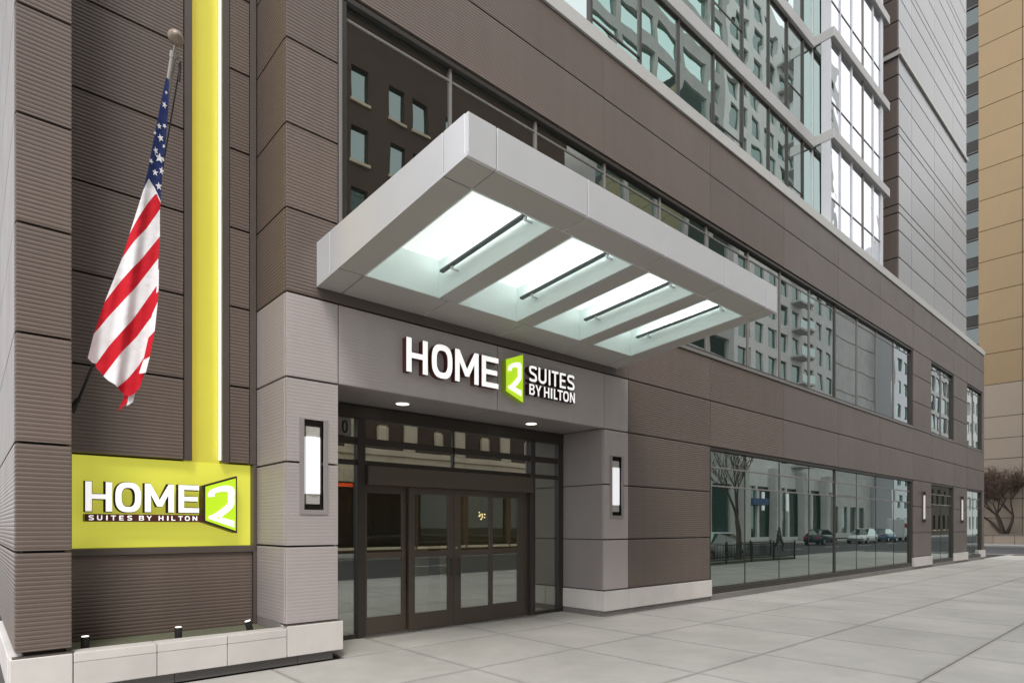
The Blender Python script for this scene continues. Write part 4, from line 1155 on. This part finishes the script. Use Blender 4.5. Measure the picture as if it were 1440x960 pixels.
facade('green_glass_tower', 'dark green glass office tower rising behind the low red brick house', 125.5, 147, YO-.9, 7, 62, M['pale2'], grid_w(126, 5, 4.1, 3.6, 12.6, 14, 3.5, 2.8), M['glass_office'])
facade('stone_house', 'pale stone corner house with tall windows at the far end of the opposite row', 148, 176, YO, 10, 34, M['pale'], grid_w(149, 8, 3.3, 1.7, 1, 8, 4.0, 2.6), M['glass_far'])

# planter bed with railing, street tree
pbx = tag(MB().box(17.8, 30.9, -7.4, -6.25, .0, .10).build('kerb_bed', M['soil']), 'dark soil bed along the kerb inside the railing', 'soil', kind='stuff')
rail = thing('kerb_railing', 'low black metal railing round the kerbside tree bed', 'railing', (24.3, -6.8, .0))
for x in [17.8+2.18*k for k in range(7)]:
    for y in (-6.24, -7.41): box_part('post', M['black'], rail, x-.03, x+.03, y-.03, y+.03, 0, .92)
for y in (-6.24, -7.41):
    for z in (.16, .80): box_part('rail', M['black'], rail, 17.8, 30.9, y-.015, y+.015, z, z+.035)
b = MB()
for k in range(100):
    x = 17.9+.13*k
    for y in (-6.24, -7.41): b.box(x-.008, x+.008, y-.008, y+.008, .195, .80)
b.build('balusters', M['black'], rail, kind='stuff')
bare_tree('street_tree', 'slim bare street tree in the railed kerbside bed', (26.4, -6.8, .1), 6.4, .45, 1, 8, depth=4)

# cars
def car(label, x, y, rot, paint, group='cars on the street', tall=1.0):
    t = thing('car', label, 'car', (0, 0, 0), group)
    st = [(-2.25,.42,.72,.70),(-2.15,.30,.90,.84),(-1.5,.24,.98,.90),(-.6,.22,.96,.91),(.6,.22,.94,.91),(1.4,.24,.90,.90),(2.1,.32,.74,.82),(2.28,.42,.60,.66)]
    b = MB()
    for xs_, zl, zh, hw in st:
        for yy, zz in ((-hw*.85,zl),(-hw,zl+.12),(-hw,zh-.14),(-hw*.88,zh),(hw*.88,zh),(hw,zh-.14),(hw,zl+.12),(hw*.85,zl)): b.v.append((xs_,yy,zz*1.0))
    for i in range(len(st)-1):
        for j in range(8):
            k = (j+1) % 8; b.f.append((i*8+j, i*8+k, i*8+8+k, i*8+8+j)); b.mi.append(0)
    b.f.append(tuple(range(8))); b.mi.append(0); n = (len(st)-1)*8; b.f.append(tuple(n+i for i in reversed(range(8)))); b.mi.append(0)
    b.build('body', paint, t, smooth=True)
    b = MB(); zt2 = 1.44*tall
    for xs_, zz, hw in ((-1.95,.95,.80),(-1.25,zt2-.03,.62),(.15,zt2,.64),(1.15,.93,.80)):
        b.v += [(xs_,-hw,zz),(xs_,hw,zz)]
    for xs_, zz, hw in ((-1.95,.94,.82),(1.15,.92,.82)): b.v += [(xs_,-hw,zz),(xs_,hw,zz)]
    for q in ((0,1,3,2),(4,5,7,6),(0,2,4,6),(1,7,5,3)): b.f.append(q); b.mi.append(0)
    b.build('windows', M['glass_low'], t)
    b = MB(); b.v = [(-1.27,-.63,zt2-.025),(-1.27,.63,zt2-.025),(.17,.65,zt2+.005),(.17,-.65,zt2+.005),(-1.2,-.6,zt2+.03),(-1.2,.6,zt2+.03),(.1,.6,zt2+.05),(.1,-.6,zt2+.05)]
    for q in ((0,1,2,3),(4,7,6,5),(0,4,5,1),(1,5,6,2),(2,6,7,3),(3,7,4,0)): b.f.append(q); b.mi.append(0)
    b.build('roof', paint, t)
    for sx in (-1.4, 1.38):
        for sy in (-1, 1):
            b = MB(); b.tube((sx, sy*.72, .32), (sx, sy*.92, .32), .32, .32, 20); wh = b.build('wheel', M['black'], t)
            b = MB(); b.tube((sx, sy*.921, .32), (sx, sy*.928, .32), .19, .19, 16); b.build('rim', M['steel'], wh)
    for sy in (-1, 1):
        b = MB(); b.box(2.12, 2.24, sy*.58-.12, sy*.58+.12, .58, .70); b.build('headlight', M['white_frame'], t)
        b = MB(); b.box(-2.26, -2.18, sy*.62-.12, sy*.62+.12, .68, .82); b.build('tail_light', M['flag_red'], t)
    t.location = (x, y, -.145); t.rotation_euler = (0, 0, rot)
    return t
P_silver = mat('silver car paint', (.78, .78, .80), .2, objvar=0); P_white = mat('white car paint', (.75, .75, .74), .25, objvar=0)
P_dark = mat('dark car paint', (.03, .035, .05), .22, objvar=0); P_blue = mat('blue car paint', (.12, .2, .3), .25, objvar=0)
car('silver car parked at the kerb beside the railed tree bed', 27.6, -8.95, math.pi, P_silver)
car('dark blue car driving in the far lane of the street', 60.5, -16.6, 0, P_dark)
car('white car driving on the street past the apartment towers', 69.5, -15.8, math.pi, P_white, tall=1.06)
car('pale blue car on the street near the grey block', 78.0, -16.4, 0, P_blue)
van = thing('delivery_van', 'white delivery van with a red stripe on the far side of the street', 'van', (86.5, -16.8, -.145))
b = MB(); b.prism([(-3.0+86.5,.3),(2.6+86.5,.3),(2.7+86.5,1.2),(2.0+86.5,1.35),(1.4+86.5,2.5),(-3.0+86.5,2.55)], 'y', -17.7, -15.9); b.build('body', P_white, van, .08)
box_part('stripe', M['flag_red'], van, 83.7, 87.6, -15.897, -15.885, 1.5, 2.0)
box_part('windscreen', M['glass_low'], van, 87.95, 88.5, -15.895, -15.885, 1.5, 2.2)
for sx in (84.6, 88.1):
    for sy in (-17.6, -15.98):
        b = MB(); b.tube((sx, sy-.1, .22), (sx, sy+.1, .22), .36, .36, 20); b.build('wheel', M['black'], van)

# person crossing the street (reflected in the shop window)
ps = thing('person', 'person in dark coat and trousers walking across the street', 'person', (43.9, -13.0, -.145))
me = bpy.data.meshes.new('body')
J = [(0,0,.95),(0,0,1.15),(0,.01,1.38),(0,.0,1.50),(0,.01,1.60),(0,.01,1.72),
     (.1,0,.92),(.12,.18,.52),(.12,.10,.10),(.12,.26,.05),(-.1,0,.92),(-.12,-.10,.52),(-.12,-.34,.14),(-.12,-.20,.06),
     (.19,0,1.40),(.25,-.10,1.14),(.24,.06,.92),(.24,.12,.84),(-.19,0,1.40),(-.25,.12,1.14),(-.24,.20,.92),(-.24,.26,.84)]
Ed = [(0,1),(1,2),(2,3),(3,4),(4,5),(0,6),(6,7),(7,8),(8,9),(0,10),(10,11),(11,12),(12,13),(2,14),(14,15),(15,16),(16,17),(2,18),(18,19),(19,20),(20,21)]
me.from_pydata(J, Ed, [])
po = link(bpy.data.objects.new('body', me), ps, (43.9, -13.0, -.145))
md = po.modifiers.new('skin', 'SKIN')
rad = [.19,.18,.20,.07,.10,.10,.14,.10,.07,.05,.14,.10,.07,.05,.075,.055,.042,.04,.075,.055,.042,.04]
for v, r in zip(me.skin_vertices[0].data, rad): v.radius = (r, r*.8)
me.skin_vertices[0].data[0].use_root = True
md2 = po.modifiers.new('sub', 'SUBSURF'); md2.levels = 1; md2.render_levels = 1
me.materials.append(P_dark)

# ------------------------------------------------------------------ things in the lobby
for x, y, lab in ((4.2, 2.3, 'small added lobby fill light nearest the left side of the entrance'), (5.9, 2.3, 'small added lobby fill light behind the middle doors'), (7.6, 4.4, 'small added lobby fill light farthest back on the right'), (4.4, 4.6, 'small added lobby fill light farthest back on the left')):  # added lamps that make the dark lobby visible through the doors
    t = thing('lobby_fill_light', lab, 'ceiling light', (x, y, 3.30), 'added fill lights in the lobby')
    b = MB(); b.tube((x, y, 3.318), (x, y, 3.333), .12, .12, 20); b.build('rim', M['white_frame'], t)
    b = MB(); b.tube((x, y, 3.312), (x, y, 3.317), .10, .10, 20); b.build('lens', M['lobby_fill'], t)
cu = thing('lobby_curtain', 'brown curtain hanging inside the lobby behind the left doors', 'curtain', (4.6, 3.4, 0))
b = MB(); n = 40
for i in range(n):
    x0 = 3.5+2.2*i/n; x1 = 3.5+2.2*(i+1)/n
    f0 = 3.4+.05*math.sin(i*1.3); f1 = 3.4+.05*math.sin((i+1)*1.3)
    b.quad((x0,f0,.02),(x1,f1,.02),(x1,f1,3.2),(x0,f0,3.2))
b.build('fabric', M['curtain'], cu, smooth=False, fix=False)
for x, y, lab in ((6.55, 3.0, 'white pedestal vase in the lobby seen through the third door'), (7.35, 3.2, 'white pedestal vase in the lobby seen through the rightmost door')):
    b = MB(); b.prism([(x-.10,.004),(x+.10,.004),(x+.13,.9),(x+.10,1.2),(x-.10,1.2),(x-.13,.9)], 'y', y-.12, y+.12)
    v = b.build('pedestal_vase', M['vase'], None, .01); tag(v, lab, 'vase', 'white pedestal vases in the lobby')
ch = thing('pendant_lamp', 'small cluster of warm star-like bulbs glowing in the dark lobby', 'lamp', (7.75, 2.6, 1.7))
b = MB(); b.tube((7.75,2.6,2.0),(7.75,2.6,3.33),.006,.006,6); b.build('cord', M['black'], ch)
for k in range(9):
    a = k*2.4; r = .02+.011*k
    bm = bmesh.new(); bmesh.ops.create_icosphere(bm, subdivisions=1, radius=.012)
    me = bpy.data.meshes.new('bulb'); bm.to_mesh(me); bm.free(); me.materials.append(M['warm'])
    link(bpy.data.objects.new('bulb', me), ch, (7.75+r*math.cos(a), 2.6+.5*r*math.sin(a), 1.82+.8*r*math.sin(a)))
b = MB(); b.box(3.5, 5.3, 2.55, 2.57, 2.28, 2.30); b.box(3.5, 5.0, 2.75, 2.77, 2.33, 2.345)
tag(b.build('light_line', M['red_lit'], None), 'thin red light line near the lobby ceiling behind the left doors', 'light strip')
